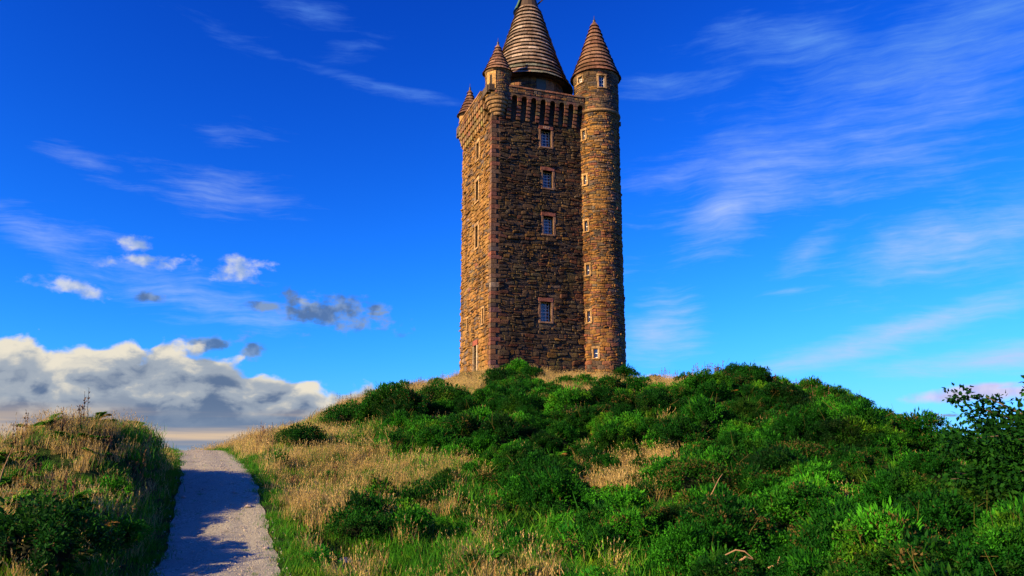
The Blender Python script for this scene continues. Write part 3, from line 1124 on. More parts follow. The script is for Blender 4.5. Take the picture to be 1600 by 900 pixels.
def pal_red(t):
    c = rnd.choice([(.20, .115, .08), (.17, .09, .062), (.24, .15, .11), (.14, .08, .058), (.20, .12, .08)])
    j = rnd.uniform(.8, 1.15)
    return tuple(x * j for x in c)


big = cone_roof('main_roof', CAP[0], CAP[1], [(30.15, 4.35), (31.1, 3.80), (33.7, 2.85), (37.2, 1.78), (39.75, 1.02)], 20, 1.15, pal_big, True)
mb = MB()
lathe(mb, CAP[0], CAP[1], [(.9, 39.7), (1.14, 39.72), (.98, 40.3), (.66, 41.5), (.45, 42.4), (.22, 43.2), (.02, 43.4)], 16)
mb.build('roof_cap', M_WOOD, big)
mb = MB()     # the copper hood overhangs at one side
pr = [(1.62, 39.35), (1.30, 40.1), (.82, 41.4), (.52, 42.4), (.05, 43.5)]
lathe(mb, CAP[0], CAP[1], pr, 10, (.5, .5, .5), R(-225), R(-158))
lathe(mb, CAP[0], CAP[1], [(r_ - .05, z) for r_, z in reversed(pr)], 10, (.5, .5, .5), R(-225), R(-158))
mb.build('copper_hood', M_COPPER, big)
br = MB()


def bar(mb, p0, p1, t, tint=(.5, .5, .5)):
    p0, p1 = Vector(p0), Vector(p1)
    d = (p1 - p0).normalized()
    x = d.cross(Vector((0, 0, 1)))
    x = (x if x.length > .01 else Vector((1, 0, 0))).normalized() * t
    y = d.cross(x).normalized() * t
    v = [p + a * x + b * y for p in (p0, p1) for a, b in ((-1, -1), (1, -1), (1, 1), (-1, 1))]
    mb.add(v, [(3, 2, 1, 0), (4, 5, 6, 7), (0, 1, 5, 4), (1, 2, 6, 5), (2, 3, 7, 6), (3, 0, 4, 7)], tint)


_c = CAP
bar(br, (_c[0] + .5, _c[1] - .4, 41.15), (_c[0] + 1.75, _c[1] - .55, 41.15), .08)
bar(br, (_c[0] + .9, _c[1] - .5, 40.25), (_c[0] + 1.70, _c[1] - .55, 41.15), .07)
bar(br, (_c[0] + .8, _c[1] - .5, 40.75), (_c[0] + 1.15, _c[1] - .52, 41.15), .06)
br.build('hoist_bracket', M_WOOD, big)

# --- stair turret: core, ring and roof
tc_ = MB()
sl = [ta(-210 + 7.5 * k) for k in range(49)]
core_face(tc_, M_tur, sl, [SINK, 3, 8, 12, 17, 21, 26.1], T_WIN, .35, CT)
td = [(o[0] * 2.21 / 2.15, o[1] * 2.21 / 2.15, o[2], o[3]) for o in T_TOP]
core_face(tc_, M_drum, [R(-210 + 7.5 * k) * 2.21 for k in range(49)], [26.2, 28, 30.6], td, .35, CT)
turret = tc_.build('stair_turret', M_CORE, tower)
mb = MB()
lathe(mb, TUR[0], TUR[1], [(2.1, 26.05), (2.36, 26.12), (2.40, 26.25), (2.36, 26.38), (2.2, 26.46)], 48, (.26, .18, .09))
mb.build('ring_course', M_DRESSED, turret, True)
mb = MB()
lathe(mb, TUR[0], TUR[1], [(2.15, 30.25), (2.34, 30.38), (2.34, 30.56), (2.1, 30.6)], 48, (.24, .16, .09))
mb.build('cornice', M_DRESSED, turret, True)
tr = cone_roof('turret_roof', TUR[0], TUR[1], [(30.5, 2.36), (31.0, 2.16), (33.0, 1.42), (35.5, .60), (36.9, .16)], 13, 1.3, pal_red, True, lip=.22)
finial(TUR[0], TUR[1], 36.8, .95, .14, tr)
# small stone spout at the turret's side
mb = MB()
mbox(mb, M_tur, ta(-22), ta(-16), 25.5, 25.9, -.1, .28, (.15, .12, .1))
mb.build('spout', M_DRESSED, turret)


# --- corner bartizans
def bartizan(uc, vc, rad, z_foot, z_eave, z_apex, slit_deg, n_rings=5):
    prof = []
    for k in range(n_rings):
        t0 = k / n_rings
        ra = rad * (.42 + .60 * t0)
        rb = rad * (.42 + .60 * (k + 1) / n_rings)
        z0 = z_foot + (1.75) * t0
        z1 = z_foot + 1.75 * (k + 1) / n_rings
        prof += [(ra, z0), (rb, z0 + .06), (rb + .03, (z0 + z1) / 2), (rb, z1 - .03)]
    mb = MB()
    lathe(mb, uc, vc, [(.02, z_foot)] + prof, 28, (.24, .165, .085))
    ztop = prof[-1][1]
    lathe(mb, uc, vc, [(rad, ztop), (rad, z_eave + .15)], 28, CT)
    b = mb.build('bartizan', M_DRESSED, tower)
    Mb = M_cyl(uc, vc, rad)
    sa = R(slit_deg) * rad
    hole = (sa - .50, sa + .50, z_eave - 2.0, z_eave - .12)
    rb_ = MB()
    for it in rubble(Mb, R(-260) * rad, R(60) * rad, ztop, z_eave, [hole], lambda s, h: .05, lambda s, h: .25, .16, .3, .3, .7, (.02, .06)): put(rb_, Mb, it[0], it[1], it[2])
    tag(rb_.build('rubble', M_STONE, b), kind='stuff')
    # dressed slit window of four blocks
    gc = (.42, .28, .11)
    zc = z_eave - 1.05
    for (q0, q1, a, b_) in ((sa - .48, sa - .11, zc - .55, zc), (sa - .48, sa - .11, zc + .01, zc + .55), (sa + .11, sa + .48, zc - .55, zc), (sa + .11, sa + .48, zc + .01, zc + .55),
                            (sa - .48, sa + .48, zc + .56, zc + .92), (sa - .48, sa + .48, zc - .93, zc - .56)):
        dressed('slit_stone', Mb, q0, q1, a, b_, .07, b, gc, -.05)
    mb = MB()
    mbox(mb, Mb, sa - .105, sa + .105, zc - .55, zc + .55, -.05, .012)
    mb.build('slit', M_DARK, b)
    mb = MB()
    lathe(mb, uc, vc, [(rad, z_eave - .08), (rad + .15, z_eave + .02), (rad + .16, z_eave + .14), (rad - .1, z_eave + .18)], 28, (.22, .15, .08))
    mb.build('cornice', M_DRESSED, b, True)
    ro = cone_roof('bartizan_roof', uc, vc, [(z_eave + .1, rad + .17), (z_eave + .5, rad * .93), (z_apex - 1.0, rad * .34), (z_apex, .07)], 8, 1.0, pal_red, False, lip=.18)
    finial(uc, vc, z_apex - .05, .85, .10, ro)


bartizan(.65, .35, 1.18, 24.7, 29.15, 32.3, -140)
bartizan(.55, 9.75, 1.08, 24.6, 28.75, 31.9, -150)
bartizan(TU - .3, TV - .3, 1.1, 24.6, 28.75, 31.9, 60)
# ------------------------------------------------------------------ vegetation: leaf shapes and materials
def unit(a):
    return a / np.maximum(np.linalg.norm(a, axis=-1, keepdims=True), 1e-9)


class Leaves:
    """collects leaves and blades as quads and triangles with a random value per leaf"""

    def __init__(self, seed):
        self.r = np.random.default_rng(seed)
        self.V, self.F, self.C, self.n = [], [], [], 0

    def _push(self, v, faces, rnd_, dead):
        k, m_ = v.shape[0], v.shape[1]
        self.V.append(v.reshape(-1, 3))
        base = self.n + np.arange(k)[:, None] * m_
        for f in faces:
            self.F.extend((base + np.array(f)[None, :]).tolist())
        c = np.stack([rnd_, dead, np.zeros_like(rnd_)], -1)
        self.C.append(np.repeat(c, m_, axis=0))
        self.n += k * m_

    def leaf(self, b, d, L, wd, dead=None, fold=0.25, lobe=None):
        b, d = np.asarray(b, float), unit(np.asarray(d, float))
        k = len(b)
        L, wd = np.broadcast_to(L, (k,))[:, None], np.broadcast_to(wd, (k,))[:, None]
        up = unit(self.r.normal(size=(k, 3)) * .6 + np.array([0, 0, 1.0]))
        sd = unit(np.cross(d, up))
        nr = np.cross(sd, d)
        v = np.stack([b, b + d * L * .45 - sd * wd + nr * wd * fold, b + d * L, b + d * L * .45 + sd * wd + nr * wd * fold], 1)
        rv = self.r.random(k)
        if lobe is not None: rv = rv * .45 + lobe * .55
        self._push(v, [(0, 1, 2, 3)], rv, np.zeros(k) if dead is None else dead)

    def blade(self, b, d, L, wd, bend, dead=None):
        b, d = np.asarray(b, float), unit(np.asarray(d, float))
        k = len(b)
        L, wd, bend = [np.broadcast_to(q, (k,))[:, None] for q in (L, wd, bend)]
        sd = unit(np.cross(d, self.r.normal(size=(k, 3))))
        az_ = self.r.random((k, 1)) * 2 * np.pi
        lean = np.concatenate([np.cos(az_), np.sin(az_), -0.25 * np.ones_like(az_)], 1)
        m1 = b + d * L * .5 + lean * bend * L * .25
        tip = b + d * L * .93 + lean * bend * L
        v = np.stack([b - sd * wd, b + sd * wd, m1 + sd * wd * .75, m1 - sd * wd * .75, tip], 1)
        self._push(v, [(0, 1, 2, 3), (3, 2, 4)], self.r.random(k), np.zeros(k) if dead is None else dead)

    def blob(self, c, r, dead=0.0, n=6):
        """rough closed lump of twigs inside a bush, so that one does not look through it"""
        v, f = [], []
        for i in range(n + 1):
            th = math.pi * i / n
            for j in range(n * 2):
                ph = math.pi * j / n
                q = 1 + self.r.uniform(-.22, .22)
                v.append((c[0] + r[0] * q * math.sin(th) * math.cos(ph), c[1] + r[1] * q * math.sin(th) * math.sin(ph), c[2] + r[2] * q * math.cos(th)))
        for i in range(n):
            for j in range(n * 2):
                f.append((i * n * 2 + j, (i + 1) * n * 2 + j, (i + 1) * n * 2 + (j + 1) % (n * 2), i * n * 2 + (j + 1) % (n * 2)))
        o = self.n
        self.V.append(np.array(v))
        self.F.extend([tuple(q + o for q in x) for x in f])
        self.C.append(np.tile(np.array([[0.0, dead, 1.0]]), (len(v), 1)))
        self.n += len(v)

    def tube(self, pts, rad, sides=5, dead=1.0):
        o = self.n
        v = []
        pts = [np.asarray(q, float) for q in pts]
        for i, q in enumerate(pts):
            d = unit(pts[min(i + 1, len(pts) - 1)] - pts[max(i - 1, 0)])
            a = unit(np.cross(d, [0.3, 0.9, 0.2]))
            b = np.cross(d, a)
            for k in range(sides):
                t = 2 * math.pi * k / sides
                v.append(q + rad[i] * (a * math.cos(t) + b * math.sin(t)))
        for i in range(len(pts) - 1):
            for k in range(sides):
                self.F.append((o + i * sides + k, o + i * sides + (k + 1) % sides, o + (i + 1) * sides + (k + 1) % sides, o + (i + 1) * sides + k))
        self.F.append(tuple(o + (len(pts) - 1) * sides + k for k in range(sides)))
        self.V.append(np.array(v))
        self.C.append(np.tile(np.array([[self.r.random(), dead, 0.0]]), (len(v), 1)))
        self.n += len(v)

    def mesh(self, name, mat):
        me = bpy.data.meshes.new(name)
        V = np.concatenate(self.V)
        me.from_pydata(V.tolist(), [], self.F)
        a = me.color_attributes.new('tint', 'FLOAT_COLOR', 'POINT')
        C = np.concatenate(self.C)
        a.data.foreach_set('color', np.concatenate([C, np.ones((len(C), 1))], 1).astype(np.float32).ravel())
        me.materials.append(mat)
        me.update()
        return me


def mat_leaf(name, dark, mid, light, dead, inner, trans=0.16, patch=0.35, gloss=0.35, amount=0.14, olive=0.8):
    """foliage: colour differs from leaf to leaf, plant to plant and over the slope"""
    m, n, p, out = new_mat(name)
    at = n.new('ShaderNodeAttribute', attribute_name='tint')
    sp = n.new('ShaderNodeSeparateColor')
    n.put(sp.inputs[0], at.outputs['Color'])
    oi = n.new('ShaderNodeObjectInfo')
    geo = n.new('ShaderNodeNewGeometry')
    big = n.noise(geo.outputs['Position'], patch, 3.0, 0.6)
    f = n.m('ADD', n.m('MULTIPLY', sp.outputs[0], .40), n.m('ADD', n.m('MULTIPLY', oi.outputs['Random'], .5), n.m('MULTIPLY', n.m('SUBTRACT', big, .5), 1.3)))
    col = n.mix(n.ramp(f, .05, .45), dark, mid)
    col = n.mix(n.ramp(f, .48, .9), col, light)
    hue = n.noise(geo.outputs['Position'], .62, 4.0, .6)
    col = n.mix(n.m('MULTIPLY', n.ramp(hue, .50, .66), olive), col, n.mix(1.0, col, (2.6, .92, .8), 'MULTIPLY'))
    # dead bits: flagged in the mesh, and whole patches over the slope
    med = n.noise(geo.outputs['Position'], 1.1, 3.0, .6)
    dd = n.m('MULTIPLY', n.ramp(med, .60, .70), n.m('MULTIPLY', n.ramp(sp.outputs[0], .35, .6), amount))
    dd = n.m('MAXIMUM', dd, sp.outputs[1])
    col = n.mix(dd, col, dead)
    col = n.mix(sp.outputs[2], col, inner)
    n.put(p.inputs['Base Color'], col)
    p.inputs['Roughness'].default_value = 1 - gloss
    p.inputs['Specular IOR Level'].default_value = .08
    if trans > 0:
        tr = n.new('ShaderNodeBsdfTranslucent')
        n.put(tr.inputs['Color'], n.mix(.5, col, light))
        mx = n.new('ShaderNodeMixShader')
        mx.inputs[0].default_value = trans
        n.put(mx.inputs[1], p.outputs[0])
        n.put(mx.inputs[2], tr.outputs[0])
        n.put(out.inputs['Surface'], mx.outputs[0])
    return m


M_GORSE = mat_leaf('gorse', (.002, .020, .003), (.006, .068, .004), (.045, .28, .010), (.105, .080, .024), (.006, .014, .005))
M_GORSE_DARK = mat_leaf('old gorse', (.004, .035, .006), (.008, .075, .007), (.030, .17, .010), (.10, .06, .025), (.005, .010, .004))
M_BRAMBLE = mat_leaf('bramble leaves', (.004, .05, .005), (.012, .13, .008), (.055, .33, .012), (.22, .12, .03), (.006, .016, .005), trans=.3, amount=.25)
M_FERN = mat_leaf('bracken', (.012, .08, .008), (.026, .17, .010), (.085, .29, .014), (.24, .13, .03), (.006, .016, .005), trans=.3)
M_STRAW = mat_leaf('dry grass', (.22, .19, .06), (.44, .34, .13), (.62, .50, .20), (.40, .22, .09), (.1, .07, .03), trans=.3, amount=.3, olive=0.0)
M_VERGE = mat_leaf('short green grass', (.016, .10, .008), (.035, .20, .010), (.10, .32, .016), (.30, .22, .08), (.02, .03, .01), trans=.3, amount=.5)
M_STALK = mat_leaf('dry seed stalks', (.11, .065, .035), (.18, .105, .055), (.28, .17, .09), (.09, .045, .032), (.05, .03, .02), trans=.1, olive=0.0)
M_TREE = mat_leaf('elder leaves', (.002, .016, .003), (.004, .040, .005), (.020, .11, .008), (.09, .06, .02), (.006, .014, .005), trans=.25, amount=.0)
M_BARK = mat_plain('bark', (.075, .055, .038), .9, var=.4, scale=14.0)
M_BRANCH = mat_plain('bleached dead wood', (.30, .19, .10), .85, var=.3, scale=12.0)


def dome_dirs(r, n, low=-.15):
    d = unit(r.normal(size=(n * 2, 3)))
    d = d[d[:, 2] > low][:n]
    return d


def gorse_proto(seed, rad=.5, n=520, L=(.07, .15), wd=.012, lobes=5, broad=False, dead_p=.06):
    lv = Leaves(seed)
    r = lv.r
    lv.blob((0, 0, rad * .10), (rad * .36, rad * .36, rad * .26))
    di = unit(r.normal(size=(n // 4, 3)))
    lv.leaf(di * r.uniform(.1, .55, (len(di), 1)) * rad + np.array([0, 0, rad * .3]), di, .11, wd * 1.6)
    for q in range(lobes):
        t = (q + .5) / lobes
        a = q * 2.4 + r.uniform(-.5, .5)
        k = .80 * math.sqrt(t) * r.uniform(.85, 1.1)
        c = rad * np.array([math.cos(a) * k, math.sin(a) * k, .70 * math.sqrt(max(0, 1 - t * .98)) * r.uniform(.75, 1.12) + .02])
        lr = rad * r.uniform(.75, 1.25) * .80 / math.sqrt(lobes)
        m_ = n // lobes
        d = dome_dirs(r, m_, -.5)
        m_ = len(d)
        b = c + d * lr * r.uniform(.45, 1.05, (m_, 1)) * np.array([1, 1, .9])
        dr = unit(d * .6 + r.normal(size=(m_, 3)) * .7 + np.array([0, 0, .15]))
        dead = (r.random(m_) < dead_p).astype(float)
        if r.random() < dead_p * 4: dead[:] = (r.random(m_) < .6)
        lv.leaf(b, dr, r.uniform(*L, m_), r.uniform(.7, 1.3, m_) * wd, dead, fold=.25 if broad else .1, lobe=r.random())
    for q in range(int(1 + rad * 3)):
        a, k = r.random() * 6.28, r.uniform(.3, .9) * rad
        b0 = np.array([math.cos(a) * k * .5, math.sin(a) * k * .5, rad * .35])
        e = np.array([math.cos(a) * k, math.sin(a) * k, rad * r.uniform(.62, .92)])
        lv.tube([b0, (b0 + e) / 2 + r.normal(size=3) * .06, e], [.007, .006, .003], 3, .8)
    return lv


def tuft_proto(seed, n, spread, L, wd, bend, dead_p=.0, heads=False):
    lv = Leaves(seed)
    r = lv.r
    b = np.concatenate([r.normal(size=(n, 2)) * spread, np.full((n, 1), -.05)], 1)
    d = np.concatenate([r.normal(size=(n, 2)) * .20, np.ones((n, 1))], 1)
    LL = r.uniform(*L, n)
    lv.blade(b, d, LL, wd, r.uniform(.05, bend, n), (r.random(n) < dead_p).astype(float))
    if heads:
        k = n // 3
        top = b[:k] + unit(d[:k]) * LL[:k, None] * 1.02
        for j in range(3):
            lv.leaf(top - unit(d[:k]) * .05 * j, unit(d[:k]) + r.normal(size=(k, 3)) * .3, .07, .010)
    return lv


def fern_proto(seed):
    lv = Leaves(seed)
    r = lv.r
    for q in range(6):
        a = r.random() * 6.28
        ln = r.uniform(.55, .95)
        out = np.array([math.cos(a), math.sin(a), 0])
        t = np.linspace(.15, 1, 16)
        pos = np.stack([out[0] * ln * t ** 1.2 * .75, out[1] * ln * t ** 1.2 * .75, ln * (.75 * t - .42 * t ** 2.4)], 1)
        tan = unit(np.gradient(pos, axis=0))
        sd = unit(np.cross(tan, [0, 0, 1.0]))
        wd = (.22 * np.sin(np.clip(t, 0, 1) * 2.6) + .03)
        dead = np.full(16, 1.0 if r.random() < .05 else 0.0)
        for s_ in (-1, 1):
            lv.leaf(pos, sd * s_ + tan * .45 + r.normal(size=(16, 3)) * .1, wd, wd * .16 + .006, dead)
            lv.leaf(pos + tan * .02, sd * s_ + tan * .7 + r.normal(size=(16, 3)) * .15, wd * .7, wd * .14 + .005, dead)
        lv.tube([(0, 0, -.05)] + [tuple(x) for x in pos[::4]], [.008, .007, .006, .005, .003], 3, .3)
    return lv


def stalk_proto(seed, n, ht, spread):
    lv = Leaves(seed)
    r = lv.r
    for q in range(n):
        b = np.array([r.normal() * spread, r.normal() * spread, -.05])
        h_ = r.uniform(*ht)
        tip = b + np.array([r.normal() * .07, r.normal() * .07, h_])
        mid = (b + tip) / 2 + r.normal(size=3) * .02
        lv.tube([b, mid, tip], [.008, .007, .004], 3, .35)
        k = int(r.integers(9, 18))
        t = r.uniform(.58, 1.0, k)[:, None]
        pos = b + (tip - b) * t
        lv.leaf(pos, r.normal(size=(k, 3)) * .6 + np.array([0, 0, .7]), r.uniform(.05, .11, k), .018, (r.random(k) < .5).astype(float))
    return lv


_proto_cols = []


def proto_collection(name, metas):
    """shapes to be scattered; the collection itself stands nowhere in the scene"""
    c = bpy.data.collections.new(name)
    for i, me in enumerate(metas):
        o = bpy.data.objects.new('%s_%02d' % (name, i), me)
        c.objects.link(o)
    _proto_cols.append(c)
    return c


def scatter(name, col, pts, rot, scl, idx, label, cat):
    me = bpy.data.meshes.new(name)
    me.from_pydata(pts.tolist(), [], [])
    for nm, typ, dat, key in (('rot', 'FLOAT_VECTOR', rot, 'vector'), ('scl', 'FLOAT_VECTOR', scl, 'vector'), ('idx', 'INT', idx, 'value')):
        at = me.attributes.new(nm, typ, 'POINT')
        at.data.foreach_set(key, np.ascontiguousarray(dat, dtype=np.int32 if typ == 'INT' else np.float32).ravel())
    o = link(bpy.data.objects.new(name, me))
    g = bpy.data.node_groups.new(name + '_scatter', 'GeometryNodeTree')
    g.interface.new_socket('Geometry', in_out='INPUT', socket_type='NodeSocketGeometry')
    g.interface.new_socket('Geometry', in_out='OUTPUT', socket_type='NodeSocketGeometry')
    N, Lk = g.nodes, g.links
    gi, go = N.new('NodeGroupInput'), N.new('NodeGroupOutput')
    ci_ = N.new('GeometryNodeCollectionInfo')
    ci_.inputs['Collection'].default_value = col
    ci_.inputs['Separate Children'].default_value = True
    ci_.inputs['Reset Children'].default_value = True
    iop = N.new('GeometryNodeInstanceOnPoints')
    iop.inputs['Pick Instance'].default_value = True

    def attr(nm, typ):
        a = N.new('GeometryNodeInputNamedAttribute')
        a.data_type = typ
        a.inputs['Name'].default_value = nm
        return a.outputs[0]
    e2r = N.new('FunctionNodeEulerToRotation')
    Lk.new(attr('rot', 'FLOAT_VECTOR'), e2r.inputs[0])
    Lk.new(e2r.outputs[0], iop.inputs['Rotation'])
    Lk.new(attr('scl', 'FLOAT_VECTOR'), iop.inputs['Scale'])
    Lk.new(attr('idx', 'INT'), iop.inputs['Instance Index'])
    Lk.new(gi.outputs[0], iop.inputs['Points'])
    Lk.new(ci_.outputs[0], iop.inputs['Instance'])
    Lk.new(iop.outputs[0], go.inputs[0])
    md = o.modifiers.new('scatter', 'NODES')
    md.node_group = g
    return tag(o, label, cat, kind='stuff')


# ------------------------------------------------------------------ where what grows
def wnoise(x, y, sc, seed):
    r = np.random.default_rng(seed)
    z = np.zeros_like(x)
    for k in range(7):
        a = r.random() * 6.28
        f_ = sc * r.uniform(.6, 2.4)
        z += np.sin((x * math.cos(a) + y * math.sin(a)) * f_ + r.random() * 6.28)
    return z / 2.6


def blobs(x, y, lst):
    z = np.zeros_like(x)
    for (px, py, r_, k) in lst:
        c = ground_at(px, py)
        z = np.maximum(z, k * np.exp(-(((x - c[0]) ** 2 + (y - c[1]) ** 2) / (r_ * r_))))
    return z


def field(density, seed, y0=8.5, y1=63.0, margin=3.0):
    """points on the hill over the sector that the camera overlooks, and a little more"""
    r = np.random.default_rng(seed)
    n_ = int(density * (y1 - y0) * (2 * (y1 * .72 + margin)))
    y = r.uniform(y0, y1, n_)
    x = r.uniform(-1, 1, n_) * (y1 * .72 + margin)
    k = (np.abs(x) < y * .72 + margin)
    x, y = x[k], y[k]
    # tower footprint
    du, dv = x - TW_C[0], y - TW_C[1]
    u, v = du * CA + dv * SA, -du * SA + dv * CA
    k = ~((u > -.3) & (v > -.3)) | (y < 64)
    k &= ~((np.hypot(u - TUR[0], v - TUR[1]) < TUR[2] + .2))
    x, y = x[k], y[k]
    px, _ = path_at(y)
    return r, x, y, x - px


STRAW_R = [(510, 748, 2.3, 1), (590, 752, 1.9, 1), (640, 738, 1.6, .95), (560, 722, 2.0, .8), (480, 800, 1.5, 1.0), (525, 795, 1.3, .9), (450, 745, 1.6, .7), (985, 740, 1.7, 1.0), (958, 765, 1.2, .9), (1010, 755, .8, .8),
           (1000, 592, 3.0, 1.0), (950, 594, 3.0, .9), (1060, 586, 2.6, 1.0), (870, 596, 2.0, .7), (430, 690, 4, 1), (380, 700, 4, 1), (490, 660, 3.5, .9), (560, 630, 2.5, .7), (650, 606, 2.5, .8), (1100, 595, 2, .7)]
DARK_R = [(545, 650, 3.0, 1), (660, 640, 4.0, 1), (740, 625, 3.5, 1), (470, 690, 1.2, .8), (560, 830, 1.6, 1), (610, 800, 1.2, .8), (520, 850, 1.0, .9)]
STRAW_L = [(40, 712, 2.4, 1), (90, 690, 1.8, .9), (230, 820, 1.1, .9), (215, 845, .9, .9), (190, 775, .9, .7), (120, 668, 2.0, .95), (170, 660, 2.0, .9), (235, 685, 1.2, .7), (140, 720, 1.0, .7)]
FERN_L = [(40, 765, 2.0, 1), (90, 790, 1.8, 1), (30, 800, 1.5, 1), (150, 790, 1.4, .8), (130, 850, 1.2, .7), (60, 850, 1.6, .7)]
DARK_L = [(30, 870, 1.6, 1), (80, 880, 1.4, .8), (130, 735, 1.4, .9), (100, 745, 1.3, .9), (190, 730, 1.0, .6)]


def grow_shrubs(seed, density):
    r, x, y, dp = field(density, seed)
    st = np.where(dp > 0, blobs(x, y, STRAW_R), blobs(x, y, STRAW_L))
    dk = np.where(dp > 0, blobs(x, y, DARK_R), blobs(x, y, DARK_L))
    nz = wnoise(x, y, .8, 3) * .18
    near_path = np.clip((np.abs(dp) - 1.5) / 2.2, 0, 1)
    right = np.clip((dp - 5.0) / 4.5, 0, 1)
    p_ = np.where(dp > 0, (.12 + .88 * right), .14)
    p_ = np.maximum(p_, dk * 1.1)
    p_ = p_ * (1 - np.clip(st * 1.25 - .1 + nz, 0, 1)) * near_path
    p_ = np.where((y > 51) & (dp > 0), p_ * .35, p_)
    ridge = (x < -1.5) & (y > 41) & (dp > 0)
    p_ = np.where(ridge, p_ * .05, p_)
    p_ = np.where((y > 38.5) & (x > 1.5) & (x < 12.5), p_ * .16, p_)
    p_ = np.where((dp < 0) & (H(x, y) > 1.6), p_ * .2, p_)
    k = r.random(len(x)) < p_
    return r, x[k], y[k], dp[k], dk[k]


# gorse and bramble thicket
gorse_meshes = [gorse_proto(100 + i, .5, 1000, (.035, .07), .012, 9 + i % 3, dead_p=.008 if i < 4 else .10).mesh('gorse_shape', M_GORSE) for i in range(5)]
gorse_meshes += [gorse_proto(120 + i, 1.0, 6000, (.035, .07), .0125, 34 + 3 * i, dead_p=.006 if i else .05).mesh('gorse_shape', M_GORSE) for i in range(4)]
r, x, y, dp, dk = grow_shrubs(21, 2.6)
n_ = len(x)
s_ = r.uniform(.6, 1.1, n_) * (1 + .25 * dk) * np.where(dp < 0, .8, 1)
s_ = s_ * np.where(r.random(n_) < .3, 1.3, 1)
pts = np.stack([x, y, H(x, y) - .06], 1)
idx = np.minimum((r.random(n_) * 4.4).astype(int), 4)
bigp = (r.random(n_) < .30) & (dp > 8.5)
idx = np.where(bigp, r.integers(5, 9, n_), idx)
rot = np.stack([r.normal(size=n_) * .25, r.normal(size=n_) * .25, r.random(n_) * 6.28], 1)
scl = np.stack([s_, s_, s_ * r.uniform(.85, 1.45, n_)], 1)
scatter('gorse_thicket', proto_collection('gorse_shape', gorse_meshes), pts, rot, scl, idx, 'dense dark green gorse thicket covering the hillside below the tower', 'thicket')

bram_meshes = [gorse_proto(140 + i, 0.42, 330, (.045, .085), .020, 7, broad=True, dead_p=.006).mesh('bramble_shape', M_BRAMBLE) for i in range(4)]
r, x, y, dp, dk = grow_shrubs(22, .9)
k = (wnoise(x, y, .55, 9) > -.25) & (r.random(len(x)) > dk)
x, y, dp = x[k], y[k], dp[k]
n_ = len(x)
s_ = r.uniform(.55, 1.15, n_) * np.where(dp < 0, .8, 1)
pts = np.stack([x, y, H(x, y) + .06], 1)
rot = np.stack([r.normal(size=n_) * .25, r.normal(size=n_) * .25, r.random(n_) * 6.28], 1)
scatter('bramble_undergrowth', proto_collection('bramble_shape', bram_meshes), pts, rot, np.stack([s_, s_, s_ * r.uniform(.8, 1.4, n_)], 1), r.integers(0, 4, n_), 'bright leafy bramble undergrowth mixed through the gorse on the hillside', 'undergrowth')

# dry grass
straw_meshes = [tuft_proto(200 + i, 46, .13, (.28, .72), .0075, .35, .1, heads=True).mesh('dry_grass_shape', M_STRAW) for i in range(4)]
r, x, y, dp = field(13.0, 31)
st = np.where(dp > 0, blobs(x, y, STRAW_R), blobs(x, y, STRAW_L))
nz = wnoise(x, y, 1.3, 5) * .25
p_ = np.clip(st * 1.6 - .2 + nz, .0, 1)
p_ = np.maximum(p_, np.where((dp > 0) & (dp < 7), .13, np.where(dp < 0, .36, .006)))
p_ = np.minimum(p_, .72)
p_ = np.maximum(p_, np.where((dp < 0) & (H(x, y) > 1.6), .9, 0))
p_ = np.maximum(p_, np.where((x < -1.5) & (y > 41) & (dp > 0), .9, 0))
p_ = np.maximum(p_, np.where((y > 38.5) & (x > 1.5) & (x < 12.5), .9, 0))
p_ = np.maximum(p_, np.where((y > 54) & (dp > 0), .18, 0))
p_ = p_ * np.clip((np.abs(dp) - 1.25) / .9, 0, 1) * np.where(y > 40, .6, 1)
k = r.random(len(x)) < p_
x, y, dp = x[k], y[k], dp[k]
n_ = len(x)
s_ = r.uniform(.5, 1.1, n_) * np.where(dp < 0, .72, 1)
rot = np.stack([r.normal(size=n_) * .12, r.normal(size=n_) * .12, r.random(n_) * 6.28], 1)
scatter('dry_grass', proto_collection('dry_grass_shape', straw_meshes), np.stack([x, y, H(x, y)], 1), rot, np.stack([s_, s_, s_], 1), r.integers(0, 4, n_), 'long straw coloured grass growing in patches on both banks', 'grass')

# green grass along the path and between the tufts
verge_meshes = [tuft_proto(230 + i, 60, .14, (.10, .30), .0065, .5, .06).mesh('green_grass_shape', M_VERGE) for i in range(3)]
r, x, y, dp = field(22.0, 41, 9.0, 58.0)
ad = np.abs(dp)
p_ = np.clip((ad - 1.02) / .25, 0, 1) * np.clip((2.9 - ad) / 1.3, 0, 1)
p_ = np.maximum(p_, np.where((dp > 0) & (dp < 9) & (ad > 1.3), .55, np.where((dp < 0) & (ad > 1.3), np.where(H(x, y) > 1.6, .16, .5), .13)))
p_ = np.maximum(p_, np.where(ad < 1.0, .0035, 0) * (np.abs(dp - .1) < .4) * 9.0 * (y > 21))
k = r.random(len(x)) < p_
x, y, dp = x[k], y[k], dp[k]
n_ = len(x)
s_ = r.uniform(.6, 1.35, n_) * np.where(np.abs(dp) < 1.02, .35, 1) * np.where(np.abs(dp) < 1.5, .7, 1) * np.where(dp < -2, 1.25, 1) * np.where(dp > 7, 1.4, 1) * np.where((dp > 2.6) & (dp < 9), 1.35, 1)
rot = np.stack([r.normal(size=n_) * .2, r.normal(size=n_) * .2, r.random(n_) * 6.28], 1)
scatter('green_grass', proto_collection('green_grass_shape', verge_meshes), np.stack([x, y, H(x, y) + .005], 1), rot, np.stack([s_, s_, s_], 1), r.integers(0, 3, n_), 'short bright green grass edging the gravel path', 'grass')

